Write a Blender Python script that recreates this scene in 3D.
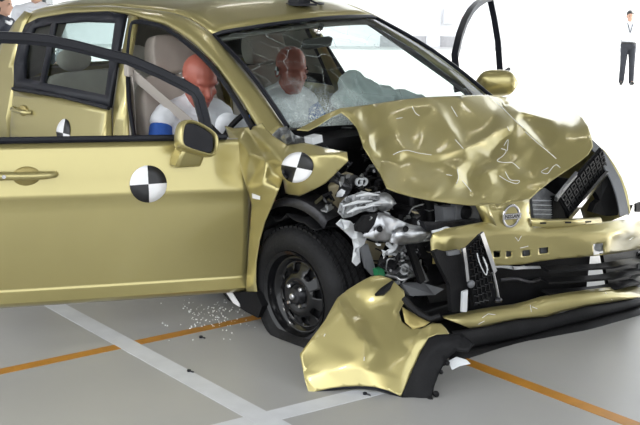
import bpy, bmesh, math, random
from math import sin, cos, pi, radians as rad
from mathutils import Vector as V, Matrix, Quaternion
from mathutils.geometry import delaunay_2d_cdt
from mathutils.bvhtree import BVHTree
for o in list(bpy.data.objects): bpy.data.objects.remove(o)
S = bpy.context.scene
COL = S.collection
# ------------------------------------------------------------------ camera, world, sun, exposure
# the car stands nose-down on its collapsed right front corner: car frame -> world is a tilt of TILT about the
# horizontal axis across the view, through the right front wheel
TILT = rad(2.26)
FOC = 1000.0
CC = V((3.106, -2.616, 1.622))                      # camera seen from the car's own frame
YAW, PIT, ROL = rad(138.02), rad(13.04), rad(0.32)
def cam_axes():
    d = V((cos(YAW)*cos(PIT), sin(YAW)*cos(PIT), -sin(PIT)))
    r = V((sin(YAW), -cos(YAW), 0)); u = r.cross(d)
    r2 = r*cos(ROL) + u*sin(ROL)
    return r2, r2.cross(d), d, r
CR, CU, CD, RH = cam_axes()
WC = V((0, 0.01, 0.31)); DROP = 0.105
CAR = Matrix.Translation((0, 0, -DROP)) @ Matrix.Translation(WC) @ Matrix.Rotation(TILT, 4, RH) @ Matrix.Translation(-WC)
CARI = CAR.inverted()
cd = bpy.data.cameras.new('camera'); cam = bpy.data.objects.new('camera', cd); COL.objects.link(cam)
cd.sensor_width = 36; cd.lens = 36*FOC/640; cd.clip_end = 400
mc = Matrix((CR, CU, -CD)).transposed().to_4x4(); mc.translation = CC
cam.matrix_world = CAR @ mc
S.camera = cam
CW = CAR @ CC

w = bpy.data.worlds.new('sky'); S.world = w; w.use_nodes = True
bg = w.node_tree.nodes['Background']; bg.inputs[0].default_value = (0.93, 0.97, 1.0, 1); bg.inputs[1].default_value = 1.6
sl = bpy.data.lights.new('sun', 'SUN'); so = bpy.data.objects.new('sun', sl); COL.objects.link(so)
sl.energy = 12; sl.angle = rad(1.5); sl.color = (1, 0.97, 0.92)
so.rotation_euler = V((-0.30, -0.75, -0.55)).to_track_quat('-Z', 'Y').to_euler()
S.view_settings.view_transform = 'Standard'; S.view_settings.look = 'None'
S.view_settings.gamma = 1; S.view_settings.use_curve_mapping = False
S.view_settings.exposure = 0.70
random.seed(7)

# ------------------------------------------------------------------ reading positions off known surfaces
def ray(x, y): return CD + CR*((x-320)/FOC) + CU*((212.5-y)/FOC)
def hit(x, y, g, t0=2.4, t1=9.5, n=90):
    """point on the surface g(P)=0 of the car seen in direction (x,y)"""
    v = ray(x, y); a = t0; fa = g(CC+v*a)
    for i in range(1, n+1):
        b = t0+(t1-t0)*i/n; fb = g(CC+v*b)
        if fa*fb <= 0:
            for _ in range(30):
                m = (a+b)/2; fm = g(CC+v*m)
                if fa*fm <= 0: b = m
                else: a, fa = m, fm
            return CC+v*((a+b)/2)
        a, fa = b, fb
    return CC+v*4.6
def onax(x, y, ax, val):
    v = ray(x, y); return CC+v*((val-CC[ax])/v[ax])
def world_floor(x, y, z=0.0):
    v = (CAR.to_3x3() @ ray(x, y)); return CW+v*((z-CW.z)/v.z)
def floorz(X, Y): return 0.105 - 0.0394*(-0.743*X+0.669*Y)

# ------------------------------------------------------------------ materials
MATS = {}
def mat(name, col, rough=0.5, metal=0.0, bump=0.0, bscale=40.0, var=0.0, vscale=6.0, coat=0.0, spec=0.5, trans=0.0, col2=None):
    m = bpy.data.materials.new(name); m.use_nodes = True; nt = m.node_tree; b = nt.nodes['Principled BSDF']
    b.inputs['Roughness'].default_value = rough; b.inputs['Metallic'].default_value = metal
    b.inputs['Coat Weight'].default_value = coat; b.inputs['Coat Roughness'].default_value = 0.06
    b.inputs['Specular IOR Level'].default_value = spec; b.inputs['Transmission Weight'].default_value = trans
    tc = nt.nodes.new('ShaderNodeTexCoord')
    nz = nt.nodes.new('ShaderNodeTexNoise'); nz.inputs['Scale'].default_value = vscale; nz.inputs['Detail'].default_value = 5
    nt.links.new(tc.outputs['Object'], nz.inputs['Vector'])
    cr = nt.nodes.new('ShaderNodeValToRGB')
    c2 = col2 or tuple(max(0, c*(1-var)) for c in col); c1 = col if col2 else tuple(min(1, c*(1+var*0.6)) for c in col)
    cr.color_ramp.elements[0].position = 0.35; cr.color_ramp.elements[1].position = 0.65
    cr.color_ramp.elements[0].color = (*c2, 1); cr.color_ramp.elements[1].color = (*c1, 1)
    nt.links.new(nz.outputs['Fac'], cr.inputs['Fac']); nt.links.new(cr.outputs['Color'], b.inputs['Base Color'])
    if bump:
        n2 = nt.nodes.new('ShaderNodeTexNoise'); n2.inputs['Scale'].default_value = bscale; n2.inputs['Detail'].default_value = 4
        nt.links.new(tc.outputs['Object'], n2.inputs['Vector'])
        bp = nt.nodes.new('ShaderNodeBump'); bp.inputs['Strength'].default_value = bump; bp.inputs['Distance'].default_value = 0.01
        nt.links.new(n2.outputs['Fac'], bp.inputs['Height']); nt.links.new(bp.outputs['Normal'], b.inputs['Normal'])
    MATS[name] = m; return m
GOLD = (0.425, 0.368, 0.155)
mat('gold_paint', GOLD, 0.28, 0.58, 0.0, coat=0.5, var=0.03, vscale=3)
mat('gold_inner', (0.37, 0.30, 0.11), 0.45, 0.45, 0.05, 30, var=0.08)
mat('black_trim', (0.012, 0.013, 0.018), 0.34, var=0.2, spec=0.2)
mat('black_plastic', (0.010, 0.010, 0.011), 0.5, bump=0.15, bscale=120, var=0.3, spec=0.13)
mat('gloss_black', (0.006, 0.006, 0.007), 0.16, coat=0.2, spec=0.3)
mat('rubber', (0.014, 0.014, 0.015), 0.6, bump=0.3, bscale=90, var=0.3, spec=0.16)
mat('chrome', (0.62, 0.62, 0.63), 0.16, 1.0)
mat('steel', (0.50, 0.51, 0.53), 0.34, 0.9, 0.25, 25, var=0.25, vscale=14)
mat('cast_metal', (0.42, 0.43, 0.44), 0.42, 0.8, 0.5, 60, var=0.35, vscale=20)
mat('dark_steel', (0.05, 0.05, 0.055), 0.4, 0.7, 0.3, 40, var=0.4, vscale=15)
mat('grey_plastic', (0.13, 0.135, 0.145), 0.5, bump=0.15, bscale=50, var=0.2)
mat('pale_plastic', (0.62, 0.64, 0.66), 0.3, bump=0.2, bscale=40, var=0.15)
mat('clear_plastic', (0.74, 0.76, 0.78), 0.18, bump=0.6, bscale=35, trans=0.55, var=0.1)
mat('seat_fabric', (0.47, 0.42, 0.375), 0.9, bump=0.2, bscale=250, var=0.1)
mat('dark_fabric', (0.12, 0.115, 0.11), 0.9, bump=0.2, bscale=250, var=0.1)
mat('trim_beige', (0.42, 0.38, 0.34), 0.7, var=0.05)
mat('belt', (0.46, 0.42, 0.38), 0.7, bump=0.1, bscale=300)
mat('white_cloth', (0.80, 0.82, 0.86), 0.85, bump=0.25, bscale=35, var=0.05)
mat('blue_cloth', (0.025, 0.10, 0.42), 0.8, bump=0.25, bscale=35, var=0.15)
mat('dummy_skin', (0.46, 0.135, 0.095), 0.42, bump=0.03, var=0.08)
mat('skin', (0.55, 0.33, 0.24), 0.6, var=0.05)
mat('hair', (0.012, 0.011, 0.011), 0.55, bump=0.5, bscale=150)
mat('dark_cloth', (0.025, 0.03, 0.045), 0.85, bump=0.2, bscale=40, var=0.2)
mat('trouser_cloth', (0.035, 0.038, 0.048), 0.85, bump=0.2, bscale=40, var=0.2)
mat('leather', (0.015, 0.014, 0.013), 0.35)
mat('decal_white', (0.85, 0.85, 0.86), 0.45, var=0.02)
mat('decal_black', (0.015, 0.015, 0.017), 0.45)
mat('radiator_fin', (0.33, 0.34, 0.36), 0.45, 0.6, 0.4, 120, var=0.2, vscale=30)
mat('green_plastic', (0.02, 0.20, 0.08), 0.45)
mat('airbag', (0.85, 0.88, 0.88), 0.85, bump=0.5, bscale=18, var=0.12)
mat('crack_glint_white', (0.86, 0.87, 0.86), 0.4)
mat('mirror', (0.06, 0.062, 0.068), 0.08, 0.9, spec=0.1)  # near-black base puts dark reflected surroundings into the glass colour
mat('orange_paint', (0.46, 0.20, 0.018), 0.42, var=0.12, vscale=12)
mat('white_paint', (0.62, 0.635, 0.66), 0.42, var=0.06, vscale=10)
mat('wall_white', (0.92, 0.92, 0.93), 0.6, var=0.02)
mat('wall_grey', (0.46, 0.45, 0.46), 0.7, var=0.06)
mat('pillar_white', (0.70, 0.71, 0.74), 0.5, var=0.03)
mat('ceiling_metal', (0.06, 0.062, 0.066), 0.6, var=0.1)
mat('beam_steel', (0.16, 0.17, 0.18), 0.5, 0.2, var=0.1)
mat('red_paint', (0.6, 0.05, 0.03), 0.5)
mat('tan_metal', (0.36, 0.31, 0.20), 0.45, 0.4, 0.3, 30, var=0.25)
def emat(name, col, st):
    m = bpy.data.materials.new(name); m.use_nodes = True; b = m.node_tree.nodes['Principled BSDF']
    b.inputs['Base Color'].default_value = (*col, 1); b.inputs['Emission Color'].default_value = (*col, 1); b.inputs['Emission Strength'].default_value = st
    MATS[name] = m
emat('lamp_tube', (1, 0.98, 0.94), 9)
# painted concrete floor: smooth grey-beige, faint cloudy wear and fine speckle
def floor_mat():
    m = mat('floor_paint', (0.385, 0.383, 0.373), 0.33, 0, 0.05, 200, col2=(0.355, 0.353, 0.345), vscale=0.9)
    nt = m.node_tree; b = nt.nodes['Principled BSDF']
    tc = [n for n in nt.nodes if n.type == 'TEX_COORD'][0]
    n = nt.nodes.new('ShaderNodeTexNoise'); n.inputs['Scale'].default_value = 3.0; n.inputs['Detail'].default_value = 6
    mp = nt.nodes.new('ShaderNodeMapRange'); mp.inputs[3].default_value = 0.26; mp.inputs[4].default_value = 0.42
    nt.links.new(tc.outputs['Object'], n.inputs['Vector']); nt.links.new(n.outputs['Fac'], mp.inputs[0]); nt.links.new(mp.outputs[0], b.inputs['Roughness'])
floor_mat()
# glass: tinted sheet glass, and laminated glass crazed by cracks
def glass_mat(name, tint, gloss, crack=0.0, crack_scale=12, centre=None, radius=1.0):
    m = bpy.data.materials.new(name); m.use_nodes = True; nt = m.node_tree; nt.nodes.clear()
    out = nt.nodes.new('ShaderNodeOutputMaterial'); tr = nt.nodes.new('ShaderNodeBsdfTransparent'); gl = nt.nodes.new('ShaderNodeBsdfGlossy')
    tr.inputs[0].default_value = (*tint, 1); gl.inputs['Roughness'].default_value = 0.03
    fr = nt.nodes.new('ShaderNodeFresnel'); fr.inputs[0].default_value = gloss
    mx = nt.nodes.new('ShaderNodeMixShader'); nt.links.new(fr.outputs[0], mx.inputs[0]); nt.links.new(tr.outputs[0], mx.inputs[1]); nt.links.new(gl.outputs[0], mx.inputs[2])
    last = mx
    if crack:
        tc = nt.nodes.new('ShaderNodeTexCoord'); df = nt.nodes.new('ShaderNodeBsdfDiffuse'); df.inputs[0].default_value = (0.74, 0.82, 0.80, 1)
        def cracks(scale, width):
            nz = nt.nodes.new('ShaderNodeTexNoise'); nz.inputs['Scale'].default_value = 4; nt.links.new(tc.outputs['Object'], nz.inputs['Vector'])
            mv = nt.nodes.new('ShaderNodeMixRGB'); mv.inputs[0].default_value = 0.12; nt.links.new(tc.outputs['Object'], mv.inputs[1]); nt.links.new(nz.outputs['Color'], mv.inputs[2])
            vo = nt.nodes.new('ShaderNodeTexVoronoi'); vo.feature = 'DISTANCE_TO_EDGE'; vo.inputs['Scale'].default_value = scale; nt.links.new(mv.outputs[0], vo.inputs['Vector'])
            mr = nt.nodes.new('ShaderNodeMapRange'); mr.inputs[1].default_value = 0; mr.inputs[2].default_value = width; mr.inputs[3].default_value = 1; mr.inputs[4].default_value = 0
            nt.links.new(vo.outputs['Distance'], mr.inputs[0]); return mr
        a = cracks(crack_scale, 0.011); b = cracks(crack_scale*20, 0.16)
        vs = nt.nodes.new('ShaderNodeVectorMath'); vs.operation = 'DISTANCE'; vs.inputs[1].default_value = centre; nt.links.new(tc.outputs['Object'], vs.inputs[0])
        n3 = nt.nodes.new('ShaderNodeTexNoise'); n3.inputs['Scale'].default_value = 9; nt.links.new(tc.outputs['Object'], n3.inputs['Vector'])
        ad = nt.nodes.new('ShaderNodeMath'); ad.operation = 'MULTIPLY_ADD'; ad.inputs[1].default_value = 0.3; nt.links.new(n3.outputs['Fac'], ad.inputs[0]); nt.links.new(vs.outputs['Value'], ad.inputs[2])
        near = nt.nodes.new('ShaderNodeMapRange'); near.inputs[1].default_value = radius*0.55; near.inputs[2].default_value = radius; near.inputs[3].default_value = 1; near.inputs[4].default_value = 0
        nt.links.new(ad.outputs[0], near.inputs[0])
        mu = nt.nodes.new('ShaderNodeMath'); mu.operation = 'MULTIPLY'; nt.links.new(b.outputs[0], mu.inputs[0]); nt.links.new(near.outputs[0], mu.inputs[1])
        mA = nt.nodes.new('ShaderNodeMath'); mA.operation = 'MULTIPLY'; mA.inputs[1].default_value = crack; nt.links.new(a.outputs[0], mA.inputs[0])
        mm = nt.nodes.new('ShaderNodeMath'); mm.operation = 'MAXIMUM'; nt.links.new(mu.outputs[0], mm.inputs[0]); nt.links.new(mA.outputs[0], mm.inputs[1])
        m2 = nt.nodes.new('ShaderNodeMixShader'); nt.links.new(mm.outputs[0], m2.inputs[0]); nt.links.new(mx.outputs[0], m2.inputs[1]); nt.links.new(df.outputs[0], m2.inputs[2]); last = m2
    nt.links.new(last.outputs[0], out.inputs[0]); MATS[name] = m
glass_mat('glass', (0.72, 0.80, 0.78), 1.35)
glass_mat('windscreen_glass', (0.74, 0.83, 0.81), 1.35, 0.32, 7, (-0.14, 0.34, 1.0), 0.46)

# ------------------------------------------------------------------ mesh helpers
class B:
    def __init__(s): s.bm = bmesh.new(); s.mi = 0
    def face(s, vs):
        try:
            f = s.bm.faces.new(vs); f.material_index = s.mi; return f
        except ValueError: return None
    def box(s, c, size, m=None):
        m = m or Matrix.Identity(3); c = V(c); h = V(size)/2
        v = [s.bm.verts.new(c + m @ V((sx*h.x, sy*h.y, sz*h.z))) for sx in (-1, 1) for sy in (-1, 1) for sz in (-1, 1)]
        for q in ((0,1,3,2),(4,6,7,5),(0,4,5,1),(2,3,7,6),(0,2,6,4),(1,5,7,3)): s.face([v[i] for i in q])
        return s
    def loft(s, rows, closed=False, cap=False):
        R = [[s.bm.verts.new(V(p)) for p in r] for r in rows]; n = len(R[0])
        for a, b in zip(R, R[1:]):
            for i in range(n if closed else n-1):
                j = (i+1) % n; s.face([a[i], a[j], b[j], b[i]])
        if cap: s.face(R[0][::-1]); s.face(R[-1])
        return s
    def tube(s, pts, r, n=8, cap=True, smooth=0):
        pts = [V(p) for p in pts]
        if smooth: pts = spline(pts, smooth)
        rs = r if isinstance(r, (list, tuple)) else [r]*len(pts)
        if len(rs) != len(pts): rs = [lerp_list(rs, i/(len(pts)-1)) for i in range(len(pts))]
        rows = []; up = None
        for i, p in enumerate(pts):
            t = (pts[min(i+1, len(pts)-1)]-pts[max(i-1, 0)]).normalized()
            if up is None: up = t.orthogonal().normalized()
            up = (up - t*up.dot(t)); up = up.normalized() if up.length > 1e-6 else t.orthogonal().normalized()
            sd = t.cross(up)
            rows.append([p + (up*cos(2*pi*k/n)+sd*sin(2*pi*k/n))*rs[i] for k in range(n)])
        return s.loft(rows, True, cap)
    def ribbon(s, pts, wdir, w, th=0.004, smooth=0):
        pts = [V(p) for p in pts]
        if smooth: pts = spline(pts, smooth)
        rows = []
        for i, p in enumerate(pts):
            t = (pts[min(i+1, len(pts)-1)]-pts[max(i-1, 0)]).normalized(); wd = V(wdir); wd = (wd-t*wd.dot(t)).normalized(); nn = t.cross(wd)
            rows.append([p+wd*(a*w/2)+nn*(b*th/2) for a, b in ((-1,-1),(1,-1),(1,1),(-1,1))])
        return s.loft(rows, True, True)
    def lathe(s, prof, c, ax, n=48, skip=None, a0=0, a1=2*pi):
        c = V(c); ax = V(ax).normalized(); u = ax.orthogonal().normalized(); v = ax.cross(u)
        full = abs(a1-a0-2*pi) < 1e-6; m = n if full else n+1
        R = [[s.bm.verts.new(c+ax*h+(u*cos(a0+(a1-a0)*k/n)+v*sin(a0+(a1-a0)*k/n))*r) for k in range(m)] for r, h in prof]
        for j, (a, b) in enumerate(zip(R, R[1:])):
            for i in range(n):
                k = (i+1) % m
                if skip and skip(j, i): continue
                s.face([a[i], a[k], b[k], b[i]])
        return s
    def ell(s, c, rx, ry, rz, m=None, nu=16, nv=10):
        c = V(c); m = m or Matrix.Identity(3); top = s.bm.verts.new(c+m@V((0,0,rz))); bot = s.bm.verts.new(c-m@V((0,0,rz)))
        R = [[s.bm.verts.new(c+m@V((rx*sin(pi*j/nv)*cos(2*pi*k/nu), ry*sin(pi*j/nv)*sin(2*pi*k/nu), rz*cos(pi*j/nv)))) for k in range(nu)] for j in range(1, nv)]
        for a, b in zip(R, R[1:]):
            for k in range(nu): s.face([a[k], b[k], b[(k+1)%nu], a[(k+1)%nu]])
        for k in range(nu): s.face([top, R[0][k], R[0][(k+1)%nu]]); s.face([bot, R[-1][(k+1)%nu], R[-1][k]])
        return s
    def prism(s, pts, off):
        a = [s.bm.verts.new(V(p)) for p in pts]; b = [s.bm.verts.new(V(p)+V(off)) for p in pts]; n = len(a)
        s.face(a[::-1]); s.face(b)
        for i in range(n): s.face([a[i], a[(i+1)%n], b[(i+1)%n], b[i]])
        return s
    def build(s, name, m, parent=None, smooth=True, bev=0, thick=0, sub=0, ang=40, off=0.0):
        bmesh.ops.recalc_face_normals(s.bm, faces=s.bm.faces)
        me = bpy.data.meshes.new(name); s.bm.to_mesh(me); s.bm.free()
        return link(name, me, m, parent, smooth, bev, thick, sub, ang, off)
def link(name, me, m, parent=None, smooth=True, bev=0, thick=0, sub=0, ang=40, off=0.0):
    for k in (m if isinstance(m, (list, tuple)) else [m]): me.materials.append(MATS[k])
    if smooth:
        me.polygons.foreach_set('use_smooth', [True]*len(me.polygons))
        if not sub: me.set_sharp_from_angle(angle=rad(ang))
    o = bpy.data.objects.new(name, me); COL.objects.link(o)
    if parent: o.parent = parent
    if sub:
        q = o.modifiers.new('sub', 'SUBSURF'); q.levels = q.render_levels = sub; q.boundary_smooth = 'PRESERVE_CORNERS'
    if thick:
        q = o.modifiers.new('thick', 'SOLIDIFY'); q.thickness = thick; q.offset = off
    if bev:
        q = o.modifiers.new('bev', 'BEVEL'); q.width = bev; q.segments = 2; q.limit_method = 'ANGLE'
    return o
def lerp_list(l, t):
    f = t*(len(l)-1); i = min(int(f), len(l)-2); return l[i]*(1-(f-i))+l[i+1]*(f-i)
def spline(p, k):
    out = []
    for i in range(len(p)-1):
        a, b, c, d = p[max(i-1,0)], p[i], p[i+1], p[min(i+2,len(p)-1)]
        for j in range(k):
            t = j/k; out.append(0.5*((2*b)+(c-a)*t+(2*a-5*b+4*c-d)*t*t+(3*b-a-3*c+d)*t**3))
    return out+[p[-1]]
def resample(p, n):
    p = [V(q) for q in p]; L = [0]
    for a, b in zip(p, p[1:]): L.append(L[-1]+(b-a).length)
    out = []; j = 0
    for i in range(n):
        s = L[-1]*i/(n-1)
        while j < len(p)-2 and L[j+1] < s: j += 1
        t = (s-L[j])/max(1e-9, L[j+1]-L[j]); out.append(p[j].lerp(p[j+1], min(1, t)))
    return out
def empty(name, mw=None, loc=None):
    o = bpy.data.objects.new(name, None); o.empty_display_size = 0.1; COL.objects.link(o)
    if mw is not None: o.matrix_world = mw
    if loc is not None: o.location = loc
    return o
def tag(o, label=None, cat=None, group=None, kind=None):
    if label: o['label'] = label
    if cat: o['category'] = cat
    if group: o['group'] = group
    if kind: o['kind'] = kind
    return o
def sheet(name, g, boundary, inner=(), creases=(), m='gold_paint', parent=None, thick=0.003, sub=2, cw=0.8, holes=(), fac=1.0, base=0.0):
    """sheet metal: control points (x,y,offset) on the surface g(P,offset)=0, triangulated inside the outline, creased along given runs"""
    pts = list(boundary)+list(inner); nb = len(boundary)
    idx = {}
    ed = []
    for run in creases:
        for a, b in zip(run, run[1:]):
            ia = ib = None
            for k, p in enumerate(pts):
                if abs(p[0]-a[0]) < .6 and abs(p[1]-a[1]) < .6: ia = k
                if abs(p[0]-b[0]) < .6 and abs(p[1]-b[1]) < .6: ib = k
            if ia is not None and ib is not None: ed.append((ia, ib))
    hs = []
    for h in holes:
        s0 = len(pts); pts += list(h); hs.append(list(range(s0, len(pts))))
    co = [V((p[0], -p[1])) for p in pts]
    es = ed + [(h[i], h[(i+1) % len(h)]) for h in hs for i in range(len(h))]
    r = delaunay_2d_cdt(co, es, [list(range(nb))], 1, 1e-4)
    v2, e2, f2, vo = r[0], r[1], r[2], r[3]
    eo = r[4]
    bm = bmesh.new(); vs = []
    for k, c in enumerate(v2):
        src = vo[k]
        o = pts[src[0]][2]*fac if src else 0.0
        vs.append(bm.verts.new(hit(c[0], -c[1], lambda P: g(P, o))))
    def inside(pt, poly):
        c = False; n = len(poly)
        for i in range(n):
            a, b = poly[i], poly[(i+1) % n]
            if (a[1] > pt[1]) != (b[1] > pt[1]) and pt[0] < (b[0]-a[0])*(pt[1]-a[1])/(b[1]-a[1])+a[0]: c = not c
        return c
    for f in f2:
        cx = sum(v2[i][0] for i in f)/len(f); cy = -sum(v2[i][1] for i in f)/len(f)
        if any(inside((cx, cy), [(pts[i][0], pts[i][1]) for i in h]) for h in hs): continue
        try: bm.faces.new([vs[i] for i in f])
        except ValueError: pass
    cl = bm.edges.layers.float.get('crease_edge') or bm.edges.layers.float.new('crease_edge')
    eds = set()
    for k, (a, b) in enumerate(e2):
        if any(x < len(ed) for x in eo[k]): eds.add(frozenset((a, b)))
    vl = bm.verts.layers.float.get('crease_vert') or bm.verts.layers.float.new('crease_vert')
    for v in bm.verts:
        if v.is_boundary: v[vl] = 1.0
    bm.verts.index_update()
    for e in bm.edges:
        e[cl] = 1.0 if len(e.link_faces) < 2 else (cw if frozenset((e.verts[0].index, e.verts[1].index)) in eds else base)
    bmesh.ops.recalc_face_normals(bm, faces=bm.faces)
    for f in bm.faces: f.smooth = True
    me = bpy.data.meshes.new(name); bm.to_mesh(me); bm.free()
    return link(name, me, m, parent, True, 0, thick, sub)
def bvh_of(o):
    dg = bpy.context.evaluated_depsgraph_get(); dg.update(); e = o.evaluated_get(dg); me = e.to_mesh()
    t = BVHTree.FromPolygons([v.co.copy() for v in me.vertices], [list(p.vertices) for p in me.polygons]); e.to_mesh_clear(); return t
def cast(t, x, y, lift=0.002):
    h = t.ray_cast(CC, ray(x, y).normalized())
    if h[0] is None: return None
    n = h[1] if h[1].dot(ray(x, y)) < 0 else -h[1]
    return h[0]+n*lift
def target_disc(name, centre, ux, uy, r, parent, n=32, rings=(0.5, 1.0), surf=None):
    """round crash target of black and white quarters; surf maps a flat point to the panel"""
    centre = V(centre); b = B(); cen = b.bm.verts.new(surf(centre) if surf else centre); prev = None
    for q in rings:
        cur = []
        for k in range(n):
            a = 2*pi*k/n; p = V(centre)+(V(ux)*cos(a)+V(uy)*sin(a))*r*q; cur.append(b.bm.verts.new(surf(p) if surf else p))
        for k in range(n):
            b.mi = (k*4//n) % 2
            if prev is None: b.face([cen, cur[k], cur[(k+1)%n]])
            else: b.face([prev[k], cur[k], cur[(k+1)%n], prev[(k+1)%n]])
        prev = cur
    return b.build(name, ['decal_black', 'decal_white'], parent, thick=0.0012)
# ------------------------------------------------------------------ the setting
fl = tag(B().box((0, 0, -0.05), (170, 170, 0.1)).build('floor', 'floor_paint', smooth=False), kind='structure')
fl['label'] = 'smooth grey painted concrete floor of the test hall'
def floor_strip(name, a, b, w, m, ext0=0, ext1=0, z=0.0):
    p, q = world_floor(*a), world_floor(*b); t = (q-p).normalized(); p -= t*ext0; q += t*ext1; n = V((-t.y, t.x, 0))*(w/2)
    n_ = max(2, int((q-p).length/0.4)); rows = []
    for i in range(n_+1):
        c = p.lerp(q, i/n_); rows.append([c-n+V((0,0,z)), c+n+V((0,0,z)), c+n+V((0,0,z+.0015)), c-n+V((0,0,z+.0015))])
    return B().loft(rows, True, True).build(name, m, fl, smooth=False)
floor_strip('orange_line', (0, 371.8), (256, 317.5), 0.062, 'orange_paint', 2.5, 0.9)
floor_strip('white_line', (60, 308), (261.6, 418), 0.092, 'white_paint', 2.5, 1.2, z=0.0006)
floor_strip('white_line', (241, 424), (370, 391.6), 0.092, 'white_paint', 1.2, 0.05, z=0.0004)
floor_strip('orange_line', (470, 363), (632, 424), 0.062, 'orange_paint', 0.1, 1.2, z=0.0002)
wa = world_floor(430, 47); DV = (wa-V((CW.x, CW.y, 0))).normalized(); RV = V((DV.y, -DV.x, 0))
def wall_m(): return Matrix((RV, DV, V((0, 0, 1)))).transposed()
wb = tag(B().box(wa+DV*1.0+V((0, 0, 6)), (110, 0.4, 12), wall_m()).build('wall_back', 'wall_white', smooth=False), 'white far wall of the hall', None, None, 'structure')
def wall_px(x, y): 
    v = CAR.to_3x3() @ ray(x, y); t = ((wa+DV*0.8)-CW).dot(DV)/v.dot(DV); return CW+v*t
a, b = wall_px(380, 47), wall_px(457, 47)
bb = B(); bb.box((a+b)/2+V((0, 0, 0.25)), ((b-a).length, 0.12, 0.75), wall_m()); tag(bb.build('baseboard_back', 'wall_grey', smooth=False), 'grey plinth band along the far wall', None, None, 'structure')
p = wall_px(433, 47)-DV*0.35; p.z = 0
tag(B().lathe([(0.40, 0), (0.40, 0.5), (0.38, 0.55), (0.38, 9)], p, (0, 0, 1), 28).build('trim_1', 'pillar_white'), 'white round column against the far wall', None, None, 'structure')
p = wall_px(449, 16)-DV*0.15
e = empty('wall_cabinet', loc=p); tag(e, 'white flat cabinet hung on the far wall beside the column', 'cabinet')
B().box((0, 0, 0), (0.62, 0.22, 0.9), wall_m()).build('body', 'wall_white', e, smooth=False, bev=0.02)
B().box(-DV*0.13, (0.54, 0.03, 0.82), wall_m()).build('door', 'pillar_white', e, smooth=False, bev=0.01)
p = wall_px(464, 20)-DV*0.1
e = empty('alarm_lamp', loc=p); tag(e, 'small red alarm lamp with push button on the far wall', 'alarm lamp')
B().lathe([(0.0, 0.10), (0.06, 0.09), (0.10, 0.04), (0.11, 0), (0.11, -0.06)], (0, 0, 0.13), -DV, 20).build('lens', 'red_paint', e)
B().lathe([(0.0, 0.05), (0.07, 0.045), (0.09, 0), (0.09, -0.06)], (0, 0, -0.2), -DV, 20).build('button', 'red_paint', e)
# roof of the open-sided hall, its beams and batten lamps, added fill lamps and blockers (above the frame; they light and reflect in the car)
CX0, CX1, CY0, CY1, CZ = -24.0, 7.0, -6.8, 11.2, 6.5
ce = tag(B().box(((CX0+CX1)/2, (CY0+CY1)/2, CZ+0.1), (CX1-CX0, CY1-CY0, 0.2)).build('ceiling', 'ceiling_metal', smooth=False), 'grey metal roof deck over the hall', None, None, 'structure')
B().box((11.0, 9.2, CZ+0.1), (8.0, 3.4, 0.2)).build('shade_wing', 'ceiling_metal', ce, smooth=False)  # unseen slab added to shade the floor in front of the bumper
tag(B().box((9.0, 6.6, 3.25), (0.3, 8.6, 6.5)).build('wall_blocker_right', 'wall_grey', smooth=False), 'grey wall added out of view to darken the bumper', None, None, 'structure')  # unseen wall added to block sky light from the bumper
tag(B().box((-12.0, -1.8, 3.25), (0.3, 10.0, 6.5)).build('wall_blocker_left', 'wall_grey', smooth=False), 'grey wall added out of view to dim reflections in the rear door', None, None, 'structure')  # unseen wall added so the rear door reflects less bright sky
for k in range(9):
    x = CX0+1.2+k*3.7
    b = B(); b.box((x, (CY0+CY1)/2, CZ-0.03), (0.28, CY1-CY0, 0.05)); b.box((x, (CY0+CY1)/2, CZ-0.25), (0.05, CY1-CY0, 0.4)); b.box((x, (CY0+CY1)/2, CZ-0.47), (0.28, CY1-CY0, 0.05))
    b.build('roof_beam', 'beam_steel', ce, smooth=False)
for k, (x, y) in enumerate([(CX0+.3, CY0+.3), (CX0+.3, CY1-.3), (CX1-.3, CY0+.3), (CX1-.3, CY1-.3), (3.6, CY1-.3), (-10, CY0+.3)]):
    b = B(); b.box((x, y, CZ/2), (0.3, 0.02, CZ)); b.box((x, y-.14, CZ/2), (0.02, 0.28, CZ)); b.box((x, y+.14, CZ/2), (0.02, 0.28, CZ)); b.box((x, y, 0.01), (0.5, 0.5, 0.02))
    tag(b.build('trim_%d' % (k+2), 'beam_steel', smooth=False), 'steel column at the edge of the hall roof', None, None, 'structure')
for x in (-7.2, -3.6, 0.0, 3.6):
    for y in (-3.6, 1.0, 5.5):
        e = empty('ceiling_lamp', loc=(x, y, CZ-0.7)); tag(e, 'long fluorescent batten lamp hung under the hall roof', 'lamp', 'batten lamps under the roof')
        B().box((0, 0, 0.06), (0.16, 1.6, 0.06)).build('housing', 'pillar_white', e, smooth=False)
        B().box((0, 0, 0.36), (0.02, 0.02, 0.66)).build('hanger', 'beam_steel', e, smooth=False)
        for s in (-1, 1): B().tube([(s*0.045, -0.75, 0), (s*0.045, 0.75, 0)], 0.016, 8).build('tube', 'lamp_tube', e)

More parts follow.
